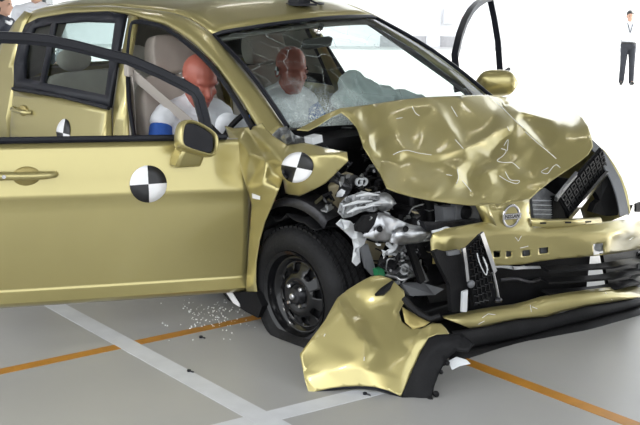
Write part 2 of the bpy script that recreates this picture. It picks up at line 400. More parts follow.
for i, (x, y) in enumerate(((6.3, -6.0), (3.0, -6.2), (-2.5, -6.2))):  # lamps added out of view to fill light on door and front
    e = empty('fill_lamp', loc=(x, y, CZ-1.3)); tag(e, 'added fill lamp in a round bell shade, out of view under the hall roof', 'lamp', 'added fill lamps under the roof')
    B().lathe([(.05, .32), (.10, .30), (.11, .18), (.20, .10), (.30, 0), (.31, -.03)], (0, 0, 0), (0, 0, 1), 32).build('shade', 'pillar_white', e, thick=.004)
    B().lathe([(0, -.02), (.2, -.02), (.26, .01)], (0, 0, 0), (0, 0, 1), 24).build('lens', 'lamp_tube', e)
    B().tube([(0, 0, .3), (0, 0, 1.3)], .012, 8).build('hanger', 'beam_steel', e)
    ld_ = bpy.data.lights.new('fill_light', 'SPOT'); ld_.energy = 260; ld_.spot_size = rad(150); ld_.spot_blend = .6; ld_.shadow_soft_size = .26; ld_.color = (1, .98, .95)
    lo_ = bpy.data.objects.new('fill_light', ld_); COL.objects.link(lo_); lo_.parent = e; lo_.location = (0, 0, -.06)
# ------------------------------------------------------------------ the car
car = empty('wrecked_car', CAR)
tag(car, 'gold sedan with crushed front corner and open doors after a crash test', 'car')
WID = 1.69
def side(z):
    if z < .62: return .07*((.62-z)/.4)**2
    if z < .93: return .03*((z-.62)/.31)**2
    return .03+(z-.93)*.40
def gs(P, o=0.0): return P.y-(side(P.z)-o)
def mir(p): return V((p[0], WID-p[1], p[2]+0.062*min(1, max(0, (p[2]-0.85)/0.5))))   # the shell is twisted: its left side sits higher
def sp(x, y, o=0.0): return hit(x, y, lambda P: gs(P, o))
def side_panel(name, outline, left=False, m='gold_paint', step=0.07, o=0.0, bulge=None, thick=0.012, parent=car, holes=()):
    """body panel cut to an (X, z) outline and laid on the curved flank"""
    co = [V(p) for p in outline]; nb = len(co); ed = []
    for h in holes:
        s0 = len(co); co += [V(p) for p in h]; ed += [(s0+i, s0+(i+1) % len(h)) for i in range(len(h))]
    def ins(q, poly):
        c = False
        for i in range(len(poly)):
            a, b = poly[i], poly[(i+1) % len(poly)]
            if (a[1] > q[1]) != (b[1] > q[1]) and q[0] < (b[0]-a[0])*(q[1]-a[1])/(b[1]-a[1])+a[0]: c = not c
        return c
    xs = [p[0] for p in outline]; zs = [p[1] for p in outline]
    x = min(xs)+step/2
    while x < max(xs):
        z = min(zs)+step/2
        while z < max(zs):
            if ins((x, z), outline): co.append(V((x, z)))
            z += step
        x += step
    if sum((outline[i][0]*outline[(i+1) % nb][1]-outline[(i+1) % nb][0]*outline[i][1]) for i in range(nb)) < 0: face = list(range(nb))[::-1]
    else: face = list(range(nb))
    r = delaunay_2d_cdt(co, ed, [face], 1, 1e-5)
    b = B(); vs = []
    for c in r[0]:
        p = V((c[0], side(c[1])-o-(bulge(c[0], c[1]) if bulge else 0), c[1])); vs.append(b.bm.verts.new(mir(p) if left else p))
    for f in r[2]:
        cen = (sum(r[0][i][0] for i in f)/3, sum(r[0][i][1] for i in f)/3)
        if any(ins(cen, h) for h in holes): continue
        b.face([vs[i] for i in f])
    return b.build(name, m, parent, thick=thick, off=0, ang=30)
# --- roof rails and A pillars
lower = [(17, 50), (21, 40), (27, 24), (40, 19), (70, 14), (110, 12), (131, 15), (142, 19), (165, 25.5), (190, 42.5), (215, 67.5), (238, 100.5), (256, 131), (266, 140)]
upper = [(4, 46), (10, 36), (24, 14), (33, 10), (60, 6), (110, 5), (150, 8), (175, 11), (190, 16), (205, 26), (213, 32), (232, 55), (262, 92), (287, 128)]
RL = [sp(x, y) for x, y in lower]; RU = [sp(x, y, -0.05-0.03*min(1, max(0, (x-60)/140))) for x, y in upper]
n = 48; RLs, RUs = resample(RL, n), resample(RU, n)
mid = [a.lerp(b, 0.5)+V((0, -0.012, 0.012)) for a, b in zip(RLs, RUs)]
inn = [b+V((0, 0.015, -0.035)) for b in RUs]; inl = [a+V((0, 0.05, -0.01)) for a in RLs]
for left in (False, True):
    f = mir if left else (lambda p: p)
    B().loft([[f(p) for p in r] for r in (inl, RLs, mid, RUs, inn)]).build('roof_rail', 'gold_paint', car, thick=0.004, sub=1)
    # beige head lining behind the rail
    B().loft([[f(p+V((0, .045, -.02))) for p in RLs[4:]], [f(p+V((0, .05, -.05))) for p in RUs[4:]]]).build('pillar_trim', 'trim_beige' if not left else 'grey_plastic', car, thick=0.01)
# --- roof panel
i0 = min(range(len(upper)), key=lambda i: abs(upper[i][0]-213)); ditch = resample(RU[2:i0+1][::-1], 26)
rows = []
for k, p in enumerate(ditch):
    t = k/25; row = []
    for j in range(25):
        u = -1+2*j/24; c = 1-u*u
        q = p.lerp(mir(p), j/24); q.z += c*(0.028+0.035*min(1, t*2.2)) - 0.008*(abs(u) > 0.98); q.x += 0.085*c*max(0, 1-t*4); row.append(q)
    rows.append(row)
head = rows[0]; rear_row = rows[-1]
roof = B().loft(rows).build('roof_panel', 'gold_paint', car, thick=0.012, off=-1)
B().loft([[p+V((0, 0, -.05)) for p in r] for r in rows]).build('head_lining', 'trim_beige', car, thick=0.01)
# --- windscreen with rubber surround
br = RU[-1]; bl = mir(br); bot = []
for j in range(25):
    u = -1+2*j/24; q = br.lerp(bl, j/24); q.x += 0.13*(1-u*u); q.z -= 0.01*(1-u*u); bot.append(q)
ws = []
for i in range(13):
    t = i/12; ws.append([a.lerp(b, t)+V((0.01, 0, 0.028))*(sin(pi*t))+V((0, 0, -0.012*(1-t))) for a, b in zip(head, bot)])
wind = B().loft([[p.copy() for p in r] for r in ws]).build('windscreen', 'windscreen_glass', car)
for nm, line, r in (('windscreen_seal', ws[0], 0.010), ('windscreen_seal', [r_[0] for r_ in ws], 0.011), ('windscreen_seal', [r_[-1] for r_ in ws], 0.011)):
    B().tube([p+V((0.004, 0, 0.004)) for p in line], r, 6).build(nm, 'black_trim', car)
# --- rear window, boot lid, tail
rw = []
for i in range(7):
    t = i/6; row = []
    for j, p in enumerate(rear_row):
        u = -1+2*j/24; q = V((-3.16+0.07*u*u, p.y, 1.05)); q.y = WID/2+(p.y-WID/2)*1.06; row.append(p.lerp(q, t)+V((0, 0, 0.02*sin(pi*t))))
    rw.append(row)
B().loft(rw).build('rear_window', 'glass', car)
B().loft([[V((X, WID/2+u*(0.74-0.1*max(0, -X-3.4)), z+0.02*(1-u*u))) for u in [-1+2*j/12 for j in range(13)]] for X, z in ((-3.14, 1.045), (-3.35, 1.02), (-3.52, 0.99), (-3.56, 0.9), (-3.55, 0.7))]).build('boot_lid', 'gold_paint', car, thick=0.01)
B().loft([[V((X+0.10*(1-u*u)*(-1), WID/2+u*0.83, z)) for u in [-1+2*j/12 for j in range(13)]] for X, z in ((-3.46, 0.70), (-3.52, 0.6), (-3.52, 0.4), (-3.46, 0.25))]).build('rear_bumper', 'gold_paint', car, thick=0.012)
# --- flanks
arch = lambda cx, r, z0, a0, a1, n=14: [(cx+r*cos(a0+(a1-a0)*k/n), z0+r*sin(a0+(a1-a0)*k/n)) for k in range(n+1)]
bul = lambda x, z: 0.010*math.exp(-((z-0.80)/0.05)**2)
for left in (False, True):
    q = [(-2.615, 0.965), (-2.63, 1.0), (-2.71, 1.12), (-2.735, 1.26), (-2.72, 1.36), (-2.70, 1.42), (-2.78, 1.43), (-2.87, 1.36), (-2.98, 1.20), (-3.12, 1.06), (-3.3, 1.03), (-3.5, 0.99), (-3.52, 0.72), (-3.47, 0.30), (-3.0, 0.28)]+arch(-2.62, 0.36, 0.32, 0, pi*0.5, 10)[0:]+[(-2.615, 0.72)]
    q = [(-2.615, 0.965), (-2.63, 1.0), (-2.71, 1.12), (-2.735, 1.26), (-2.72, 1.36), (-2.70, 1.42), (-2.78, 1.43), (-2.87, 1.36), (-2.98, 1.20), (-3.12, 1.06), (-3.3, 1.03), (-3.5, 0.99), (-3.52, 0.72), (-3.47, 0.30), (-2.985, 0.28)]+[(-2.62-0.36*cos(a), 0.32+0.36*sin(a)) for a in [pi/2*k/10 for k in range(11)]]
    side_panel('quarter_panel', q, left, bulge=bul)
    d = [(-1.505, 0.27), (-2.20, 0.27), (-2.25, 0.36)]+[(-2.61+0.36*cos(a), 0.32+0.36*sin(a)) for a in [0.1+(pi/2-0.1)*k/9 for k in range(10)]]+[(-2.608, 0.965), (-2.0, 0.985), (-1.482, 0.965)]
    rd = side_panel('rear_door', d, left, bulge=bul)
    # black window frame with two panes
    fo = [(-1.478, 0.975), (-2.60, 0.985), (-2.69, 1.12), (-2.72, 1.26), (-2.70, 1.35), (-2.56, 1.392), (-2.21, 1.43), (-1.78, 1.452), (-1.60, 1.442), (-1.55, 1.21)]
    h1 = [(-2.30, 1.045), (-2.50, 1.045), (-2.575, 1.16), (-2.60, 1.26), (-2.575, 1.335), (-2.375, 1.368)]
    h2 = [(-1.555, 1.03), (-2.255, 1.04), (-2.325, 1.372), (-2.0, 1.393), (-1.675, 1.398)]
    side_panel('window_frame', fo, left, 'black_trim', parent=rd, o=0.006, thick=0.02, holes=(h1, h2), step=0.09)
    side_panel('window_glass', h2, left, 'glass', parent=rd, o=-0.004, thick=0)
    side_panel('quarter_glass', h1, left, 'glass', parent=rd, o=-0.004, thick=0)
    f = mir if left else (lambda p: p)
    B().tube([f(V((x, side(z)-0.016, z))) for x, z in ((-1.48, 0.972), (-2.0, 0.988), (-2.605, 0.982))], 0.011, 8).build('belt_moulding', 'black_trim', rd)
    hb = B(); hc = f(V((-2.43, side(.87)-0.012, 0.868)))
    hb.ell(hc, 0.055, 0.012, 0.034, nu=20); hb.build('handle_cup', 'gold_inner', rd)
    hb = B(); sgn = 1 if left else -1
    hb.tube([f(V((-2.53, side(.87)-0.012, 0.872))), f(V((-2.515, side(.87)-0.04, 0.872))), f(V((-2.43, side(.87)-0.045, 0.87))), f(V((-2.345, side(.87)-0.04, 0.868))), f(V((-2.33, side(.87)-0.012, 0.868)))], 0.013, 8, smooth=4)
    hb.build('door_handle', 'gold_paint', rd)
    side_panel('b_pillar', [(-1.35, 0.25), (-1.475, 0.25), (-1.475, 0.96), (-1.548, 1.21), (-1.60, 1.44), (-1.52, 1.43), (-1.47, 1.21), (-1.345, 0.96)], left, o=-0.02, bulge=lambda x, z: 0, thick=0.02)
    B().loft([[f(V((x, y, z))) for x, y, z in ((-1.30, 0.06, zz0), (-1.40, 0.10, zz0), (-1.48, 0.10, zz0))] for zz0 in (0.25, 0.6, 0.93)]).build('pillar_trim', 'trim_beige', car, thick=0.02)
    B().loft([[f(V((x, side(z)+y, z))) for x in (-0.33, -0.9, -1.5, -2.25)] for y, z in ((0.10, 0.30), (0.03, 0.30), (0.0, 0.26), (0.02, 0.17), (0.10, 0.15))]).build('sill', 'gold_paint', car, thick=0.006, ang=30)
    # door opening seal
    B().tube([f(sp(x, y, -0.012)) for x, y in ((134, 136), (129, 100), (128, 60), (131, 28), (136, 22), (148, 23), (165, 28), (190, 45.5), (215, 70), (238, 103.5), (252, 128))], 0.013, 6, smooth=4).build('door_seal', 'black_trim', car)
tt = [c for c in car.children if c.name.startswith('rear_door')][0]
sy = lambda p: V((p.x, side(p.z)-bul(p.x, p.z)-0.0085, p.z))
target_disc('crash_target', (-1.918, 0, 0.795), (1, 0, 0), (0, 0, 1), 0.078, tt, surf=sy)['label'] = 'round black and white quartered crash target'
for left in (False, True):
    f = mir if left else (lambda p: p)
    B().loft([[f(V(p)) for p in r] for r in (((-2.66, .10, .95), (-2.74, .21, 1.25), (-2.72, .27, 1.41)), ((-2.85, .16, .97), (-2.88, .27, 1.25), (-2.80, .31, 1.42)), ((-3.12, .50, 1.03), (-2.98, .56, 1.25), (-2.84, .58, 1.44)))]).build('pillar_trim', 'trim_beige', car, thick=.01)
B().box((-2.85, WID/2, .985), (.5, 1.25, .02)).build('parcel_shelf', 'dark_fabric', car, smooth=False)
# underbody and rear shelf
B().box((-1.85, WID/2, 0.22), (3.1, 1.45, 0.06)).build('floor_pan', 'dark_steel', car, smooth=False)

# --- open right front door
DA = rad(69); DH = V((-0.31, 0.0, 0)); DE = V((-cos(DA), -sin(DA), 0)); DN = V((sin(DA), -cos(DA), 0))
def dp(s, z, w=0.0): return DH+DE*s+DN*w+V((0, 0, z))
prof = [(.243, -.060), (.256, -.026), (.272, -.002), (.280, .004), (.316, -.024), (.326, -.030), (.334, -.029), (.42, -.018), (.55, -.007), (.66, -.002), (.718, 0), (.728, .004), (.740, .001), (.80, -.006), (.87, -.015), (.92, -.028), (.945, -.036)]
def dent(s, z):
    return -0.030*math.exp(-((s-0.02)/0.09)**2-((z-0.86)/0.07)**2)-0.012*math.exp(-((s-0.23)/0.07)**2-((z-0.845)/0.022)**2)+0.010*math.exp(-((s-0.13)/0.05)**2-((z-0.83)/0.04)**2)
ss = [-0.04, -0.02, 0.0, 0.02, 0.05, 0.08, 0.11, 0.14, 0.17, 0.2, 0.23, 0.27, 0.31, 0.36, 0.45, 0.6, 0.75, 0.9, 1.0, 1.08, 1.12]
def dw(s, z):
    for (a, wa_), (b, wb_) in zip(prof, prof[1:]):
        if z <= b: return wa_+(wb_-wa_)*(z-a)/(b-a)
    return prof[-1][1]
rows = []
for z, w_ in prof:
    rows.append([dp(s, z+0.04*s*(1-0.3*(z-.25)), w_+dent(s, z)-0.006*((s-.55)/.55)**2-0.02*(s <= -0.035)) for s in ss])
door = B().loft(rows).build('front_door', 'gold_paint', car, thick=0.004, ang=50)
B().loft([[dp(s, z+0.04*s, w_) for s in (-0.02, 0.3, 0.7, 1.1)] for z, w_ in ((.27, -.05), (.27, -.11), (.5, -.13), (.62, -.10), (.9, -.12), (.945, -.05))]).build('door_card', 'trim_beige', door, thick=0.01)
B().tube([dp(s, 0.958+0.034*s, -0.036) for s in (0.06, 0.3, 0.6, 0.9, 1.12)], 0.014, 8).build('belt_moulding', 'black_trim', door)
gd = lambda P, o=0.0: -((P-DH).dot(DN)+side(P.z)-o)
def dpx(x, y, o=0.0): return hit(x, y, lambda P: gd(P, o))
top = [(-42, 60), (-40, 44), (-28, 38), (0, 37.5), (25, 38.5), (50, 41), (75, 46), (100, 52.5), (128, 59.5), (160, 73), (183, 84.5), (195, 91.5), (199.5, 99), (204, 115), (210, 140)]
fr = [dpx(x, y) for x, y in top]
fr = [dp(1.115, 0.96, -.045)]+fr
rows = []
for i, p in enumerate(fr):
    t = (fr[min(i+1, len(fr)-1)]-fr[max(i-1, 0)]).normalized(); nn = DN.copy(); nn = (nn-t*nn.dot(t)).normalized(); wd = t.cross(nn)
    h = 0.024 if i > 1 else 0.03
    rows.append([p+wd*a+nn*b for a, b in ((-h, 0), (-h*.8, .008), (h*.3, .008), (h*.35, .002), (h, .0), (h, -.03), (-h, -.03))])
B().loft(rows, True, True).build('window_frame', 'black_trim', door, ang=25)
B().prism([dp(0.06, .955, -.045), dp(0.15, .965, -.045), dp(0.155, 1.06, -.085)], -DN*0.012).build('sail_panel', 'black_plastic', door, smooth=False)
# handle
hc = dp(0.905, 0.846, -0.012)
hz = V((0, 0, 1)); hm = Matrix((DE, DN, hz)).transposed()
B().ell(hc+DN*0.004, 0.056, 0.014, 0.040, hm, 24).build('handle_cup', 'gold_inner', door)
B().tube([dp(0.79, 0.85, -.008), dp(0.80, .851, .022), dp(0.85, .852, .032), dp(0.93, .855, .032), dp(0.99, .857, .024), dp(1.03, .858, .02), dp(1.035, .858, -.008)], [.012, .014, .017, .017, .018, .018, .015], 10, smooth=4).build('door_handle', 'gold_paint', door)
B().lathe([(0, .004), (.008, .004), (.009, 0)], dp(0.995, .858, .040), DN, 14).build('key_lock', 'chrome', door)
target_disc('crash_target', dp(0.413, 0.782, 0), -DE, (0, 0, 1), 0.079, door, surf=lambda P: dp((P-DH).dot(DE), P.z, dw(0, P.z-0.03*(P-DH).dot(DE))+0.0055-0.006*(((P-DH).dot(DE)-.55)/.55)**2))['label'] = 'round black and white quartered crash target'
# mirror
mo = dp(0.19, 0.95, 0.075); 
B().loft([[dp(s, z, w_) for s, w_ in pr] for z, pr in ((.850, [(.315, -.02), (.300, .045), (.195, .045), (.185, -.02)]), (.868, [(.318, -.02), (.302, .065), (.195, .065), (.185, -.02)]), (.905, [(.305, -.02), (.292, .08), (.185, .08), (.175, -.02)]), (.945, [(.285, -.02), (.272, .09), (.17, .09), (.165, -.02)]))], True, True).build('mirror_base', 'gold_paint', door, bev=0.012)
# housing: shell behind the glass
mp_ = [(182, 122), (187, 119), (197, 120), (208, 126.5), (217.5, 133), (219.5, 140), (219, 150), (216, 155), (211, 156), (198, 152), (184, 147.5), (180, 143)]
gp = [(185.5, 125), (189, 122.5), (197, 123.5), (207, 129.5), (212, 133.5), (213.6, 138), (213.4, 148), (212, 152), (208, 152), (197, 149), (186, 145.6), (183, 142)]
MN = (DN*0.9-DE*0.3+V((0, 0, .30))).normalized()
gm = lambda P, o=0.0: -((P-mo).dot(MN)-o)
o_ = [hit(x, y, lambda P: gm(P, 0.03)) for x, y in mp_]; c_ = sum(o_, V())/12; gi = [hit(x, y, lambda P: gm(P, 0.022)) for x, y in gp]
bk = -MN
rows = [[p.lerp(c_, 0.16) + bk*0.012 for p in o_], [p.lerp(c_, 0.10) - bk*0.002 for p in o_], o_, [p.lerp(c_, -0.05)+bk*0.04 for p in o_], [p.lerp(c_, 0.12)+bk*0.085 for p in o_], [p.lerp(c_, 0.5)+bk*0.115 for p in o_], [p.lerp(c_, 0.97)+bk*0.12 for p in o_]]
B().loft(rows, True).build('mirror_housing', 'gold_paint', door, sub=2, thick=0.003)
B().prism([p+bk*0.006 for p in gi], bk*0.004).build('mirror_glass', 'mirror', door, smooth=False)
B().prism([p.lerp(c_, -0.05)+bk*0.012 for p in gi], bk*0.004).build('mirror_bezel', 'black_plastic', door, smooth=False)

# --- open left front door
LA = rad(66); LH = V((-0.53, 1.66, 0)); LE = V((-cos(LA), sin(LA), 0)); LN = V((sin(LA), cos(LA), 0))
def lp(s, z, w=0.0): return LH+LE*s+LN*w+V((0, 0, z))
rows = [[lp(s, z, w_) for s in (0, 0.2, 0.5, 0.8, 1.0, 1.08)] for z, w_ in prof]
ld = B().loft(rows).build('front_door', 'gold_paint', car, thick=0.004, ang=50)
B().loft([[lp(s, z, w_) for s in (0.0, 0.3, 0.7, 1.06)] for z, w_ in ((.27, -.05), (.27, -.11), (.5, -.13), (.62, -.10), (.9, -.12), (.945, -.05))]).build('door_card', 'trim_beige', ld, thick=0.01)
gl_ = lambda P, o=0.0: (P-LH).dot(LN)+side(P.z)-o
lt = [(459, 90), (458, 73), (456.5, 56), (461, 36), (466, 22), (472, 11), (478, 4.5), (485, 0), (491, -1.5), (492.5, 3), (496, 20), (499.5, 42), (501.5, 70), (503, 85)]
fr = [hit(x, y, lambda P: gl_(P)) for x, y in lt]
rows = []
for i, p in enumerate(fr):
    t = (fr[min(i+1, len(fr)-1)]-fr[max(i-1, 0)]).normalized(); nn = (LN-t*LN.dot(t)).normalized(); wd = t.cross(nn); h = 0.017
    rows.append([p+wd*a+nn*b for a, b in ((-h, .01), (h, .01), (h, -.03), (-h, -.03))])
B().loft(rows, True, True).build('window_frame', 'black_trim', ld, ang=25)
B().tube([fr[-2]+V((0, 0, -.03)), hit(509, 69, lambda P: gl_(P, 0.02))], 0.014, 6).build('frame_end', 'black_trim', ld)
mc_ = onax(496.5, 83.5, 1, 1.83); mm_ = Matrix((LE, LN, V((0, 0, 1)))).transposed()
mx = B(); 
for i, (k, w_) in enumerate(()): pass
rows = []
for k in range(9):
    t = -1+2*k/8; r_ = (1-abs(t)**3.2)**0.5 if abs(t) < 1 else 0.03
    rows.append([mc_+RH*(0.122*t)+(CD*cos(a)*0.075+V((0, 0, 1))*sin(a)*(0.078 if sin(a) > 0 else 0.074))*max(.05, r_) for a in [2*pi*q/16 for q in range(16)]])
B().loft(rows, True, True).build('mirror_housing', 'gold_paint', ld, sub=1)
B().tube([mc_-V((0, 0, .04)), lp(0.12, 0.95, -0.02)], [.03, .035], 8).build('mirror_base', 'gold_paint', ld)
B().ell(mc_+CD*0.058, 0.08, 0.012, 0.046, Matrix((RH, CD, V((0, 0, 1)))).transposed()).build('mirror_glass', 'mirror', ld)
# ------------------------------------------------------------------ wheels
def make_wheel(cx, cz, flat):
    c = V((cx, 0.028, cz)); ax = V((0, -1, 0))     # h measured outwards
    tb = B()
    prof = [(.188, -.012), (.205, .004), (.232, .012), (.262, .008), (.282, -.006), (.292, -.022)]
    y = -.022
    for g0 in (-.050, -.088, -.126):             # tread ribs and grooves
        prof += [(.296, g0+.006), (.284, g0+.004), (.284, g0-.004), (.296, g0-.006)]
    prof += [(.292, -.160), (.282, -.178), (.268, -.190), (.235, -.194), (.205, -.188), (.188, -.170)]
    tb.lathe(prof, c, ax, 72)
    if flat:
        for v in tb.bm.verts:
            f = floorz(v.co.x, v.co.y)+0.004
            if v.co.z < f+0.05:
                d = (f+0.05-v.co.z); v.co.z = max(f, v.co.z+d*0.3); v.co.y += (-0.018 if v.co.y > -0.05 and v.co.y < 0.05 else 0.012)*min(1, d/0.1)
    wh = tb.build('wheel', 'rubber', car, ang=50)
    tr = B()                                       # tread blocks
    for k in range(60):
        a = 2*pi*k/60
        for h0, h1 in ((-.024, -.043), (-.057, -.081), (-.095, -.119), (-.133, -.156)):
            sk = 0.05; pts = []
            for aa, h in ((a+.012, h0), (a+.09, h0), (a+.09+sk, h1), (a+.012+sk, h1)):
                pts.append((aa, h))
            q = [[c+ax*h+V((cos(aa), 0, sin(aa)))*r for aa, h in pts] for r in (.292, .301)]
            if flat and min(p.z for p in q[1]) < floorz(cx, 0)+0.01: continue
            tr.loft(q, True, True)
    tr = tr.build('tread_block', 'rubber', wh, smooth=False); tr['kind'] = 'stuff'
    rim = B()
    rim.lathe([(.170, -.17), (.196, -.165), (.172, -.14), (.160, -.10), (.160, -.05), (.176, -.02), (.181, -.004), (.196, .004), (.199, -.004), (.196, -.010)], c, ax, 64)
    rim.build('rim', 'gloss_black', wh)
    db = B()
    db.lathe([(.170, -.030), (.158, -.034), (.146, -.050), (.132, -.052), (.104, -.038), (.086, -.022), (.070, -.020), (.052, -.030), (.046, -.030)], c, ax, 96, skip=lambda j, i: j == 3 and (i % 12) in (1, 2, 3, 4, 5))
    db.build('wheel_disc', 'gloss_black', wh, thick=0.004)
    B().lathe([(.046, -.034), (.038, -.012), (.033, -.004), (.012, .000), (0, .000)], c, ax, 32).build('hub', 'dark_steel', wh)
    for k in range(4):
        a = pi/4+k*pi/2; B().lathe([(.011, -.02), (.011, .002), (.007, .008), (0, .008)], c+V((cos(a), 0, sin(a)))*.052+ax*-.008, ax, 6).build('lug_nut', 'chrome', wh, smooth=False)
    B().lathe([(.014, -.02), (.014, .010), (.009, .015), (0, .015)], c, ax, 16).build('axle_nut', 'steel', wh)
    B().tube([c+V((0, 0.17, 0)), c+V((0, 0.45, 0.02))], .03, 10).build('axle_shaft', 'dark_steel', wh)
    B().lathe([(.05, -.06), (.135, -.062), (.135, -.085), (.05, -.09)], c, ax, 40).build('brake_drum', 'dark_steel', wh)
    return wh
def copy_tree(o, parent, mw):
    c = o.copy(); COL.objects.link(c); c.parent = parent
    if mw is not None: c.matrix_local = mw
    for ch in list(o.children): copy_tree(ch, c, None)
    return c
fw = make_wheel(0, 0.31, True)
lw = make_wheel(0, 0.31, False)
lw.matrix_local = Matrix.Translation((0, WID, floorz(0, 1.6)+0.003)) @ Matrix.Rotation(pi, 4, 'Z')
lw.matrix_local = Matrix.Translation((0.02, WID-0.02, floorz(0, 1.6)+0.307-0.31)) @ Matrix.Rotation(pi, 4, 'Z')
copy_tree(lw, car, Matrix.Translation((-2.61, 0.02, floorz(-2.61, 0)+0.307-0.31)))
copy_tree(lw, car, Matrix.Translation((-2.61, WID-0.02, floorz(-2.61, 1.6)+0.307-0.31)) @ Matrix.Rotation(pi, 4, 'Z'))

# ------------------------------------------------------------------ hood, tented and crumpled
def quad3(t, a, b, c): return a[1]*(t-b[0])*(t-c[0])/((a[0]-b[0])*(a[0]-c[0]))+b[1]*(t-a[0])*(t-c[0])/((b[0]-a[0])*(b[0]-c[0]))+c[1]*(t-a[0])*(t-b[0])/((c[0]-a[0])*(c[0]-b[0]))
def gh(P, o=0.0):
    Y = min(1.75, max(-0.05, P.y))
    z0 = quad3(Y, (.3, 1.07), (.85, 1.095), (1.58, 1.0)); sl_ = quad3(Y, (.2, .66), (.85, .92), (1.55, .34))
    return P.z-(z0-sl_*(P.x+.02)+o)
hb = [(297, 130, .0), (310, 123, .0), (324, 115, .01), (340, 108.5, .01), (360, 106, .0), (375, 104, .0), (400, 100, .0), (430, 97, .0), (460, 96, .0), (485, 95, .0), (500, 96.5, .0), (515, 98.5, 0), (530, 101, 0), (545, 104, 0),
      (562, 107.5, 0), (574, 111, 0), (582, 117, 0), (588, 126, 0), (591.5, 137, 0), (593, 147, 0), (588, 155, 0), (578, 163, 0), (566, 171, 0), (550, 182, 0), (540, 190, 0), (529, 200, 0), (515, 203, 0), (500, 205, 0), (485, 206, 0), (468, 205.5, 0), (450, 203.5, 0), (430, 200.5, 0), (412, 197, 0),
      (398, 193, 0), (387, 188.5, 0), (379, 172, 0), (370, 158, 0), (363.5, 148, .0), (357, 128, 0), (348, 118, 0), (341, 113, .0), (332, 117, -.004), (320, 125, -.004), (308, 131, 0)]
hi = [(352, 113, .03), (358, 119, .015), (366, 122, -.03), (368, 134, .02), (369, 147, .035), (375, 152, .02), (376, 140, -.03), (381, 147, .01), (383, 160, -.015), (378, 128, .01), (390, 118, .02), (395, 133, .025), (385, 172, .01), (396, 178, .0), (400, 165, -.01),
      (393, 155, .012), (399, 152, .030), (407, 150, .034), (418, 153, .028), (430, 155, .022), (442, 155, .022), (408, 156, -.012), (425, 161, -.016), (440, 162, -.012),
      (412, 108, .02), (418, 118, .0), (425, 130, .012), (412, 138, .0), (440, 140, .0), (436, 106, .02), (445, 122, .022), (455, 136, .02), (464, 149, .03), (447, 108, -.004), (456, 122, -.012), (466, 135, -.012), (475, 118, .01), (478, 105, .005),
      (455, 158, -.02), (472, 146, .01), (484, 141, .026), (490, 136, .02), (497, 130, .035), (507, 127, .045), (509, 133, .01), (500, 142, -.035), (492, 150, -.045), (489, 160, -.03), (505, 150, -.01), (515, 145, .02), (512, 134, .01), (488, 126, .0), (495, 113, .01), 
      (505, 112, .018), (516, 122, .022), (525, 130, .028), (537, 142, .022), (548, 152, .02), (556, 158, .01), (521, 117, -.012), (532, 129, -.01), (545, 141, -.01), (503, 103, .012), (513, 106, .012), (519, 112, .03), (540, 117, .014), (560, 122, .03), (575, 128, .02), (570, 142, .035), (560, 136, .035), (552, 128, .025), (575, 152, .01),
      (466, 160, .01), (457, 166, .025), (458, 178, .03), (452, 188, .01), (441, 195, .012), (466, 176, -.03), (470, 188, -.02), (478, 166, -.025), (477, 178, .022), (487, 171, .03), (480, 192, .02), (493, 186, .025), (500, 178, -.012), (508, 188, .0), (517, 176, .015), (512, 164, .02), (520, 158, .018), (528, 168, -.02), (534, 180, .02), (522, 190, .0), (540, 168, .01), (500, 168, .012),
      (430, 178, .012), (440, 184, .02), (420, 188, .016), (432, 193, .024), (445, 199, .012), (458, 197, .012), (470, 200, .012), (490, 199, .014), (510, 197, .01), (428, 170, -.01), (410, 175, .008), (445, 172, -.005)]
cre = [[(399, 152), (407, 150), (418, 153), (430, 155), (442, 155), (464, 149), (484, 141), (497, 130), (507, 127)], [(436, 106), (445, 122), (455, 136), (464, 149)], [(500, 96.5), (505, 112), (516, 122), (525, 130), (537, 142), (548, 152), (556, 158)],
       [(507, 127), (509, 133), (500, 142), (492, 150), (489, 160)], [(457, 166), (458, 178), (452, 188), (441, 195)], [(368, 134), (369, 147), (375, 152)], [(340, 108.5), (352, 113), (358, 119), (363.5, 148)], [(477, 178), (487, 171), (500, 168), (512, 164), (520, 158)],
       [(534, 180), (528, 168), (512, 164)], [(487, 171), (493, 186)], [(503, 103), (513, 106), (519, 112), (540, 117), (560, 122)], [(375, 152), (383, 160), (379, 172)], [(466, 160), (478, 166), (487, 171)]]
hood = sheet('hood', gh, hb, hi, cre, 'gold_paint', car, 0.004, 3, 0.9, fac=0.75, base=0.12)
hood['label'] = 'crumpled gold hood folded up in sharp creases'
# cracked paint, and glints drawn as white lines along the creases
ht = bvh_of(hood)
for run in ([(393, 155), (399, 152), (407, 150.5), (418, 153), (431, 155)], [(487, 95), (500, 106), (507, 113), (516, 122), (523, 128)], [(525, 132), (537, 143), (548, 152), (556, 159)], [(501, 149), (506, 151), (503, 156), (497, 161), (504, 163), (512, 163), (519, 169)], [(504, 146), (508, 140), (507, 151)],
            [(499, 176), (507, 181), (516, 184), (519, 181), (510, 180), (505, 172)], [(548, 168), (541, 172), (547, 174), (552, 168), (556, 165), (560, 168), (568, 171)], [(457, 170), (458, 178), (456, 184)], [(462, 181), (468, 188), (471, 192)], [(455, 140), (463, 149)], [(451, 107), (457, 117)], [(396, 119), (402, 118)], [(412, 107), (415, 113), (419, 116)], [(507, 127), (509, 131)], [(446, 175), (452, 176)]):
    pp = [cast(ht, x, y, 0.0025) for x, y in run]; pp = [p for p in pp if p]
    if len(pp) > 1: B().tube(pp, 0.0015, 5, smooth=4).build('crack_glint', 'crack_glint_white', hood)
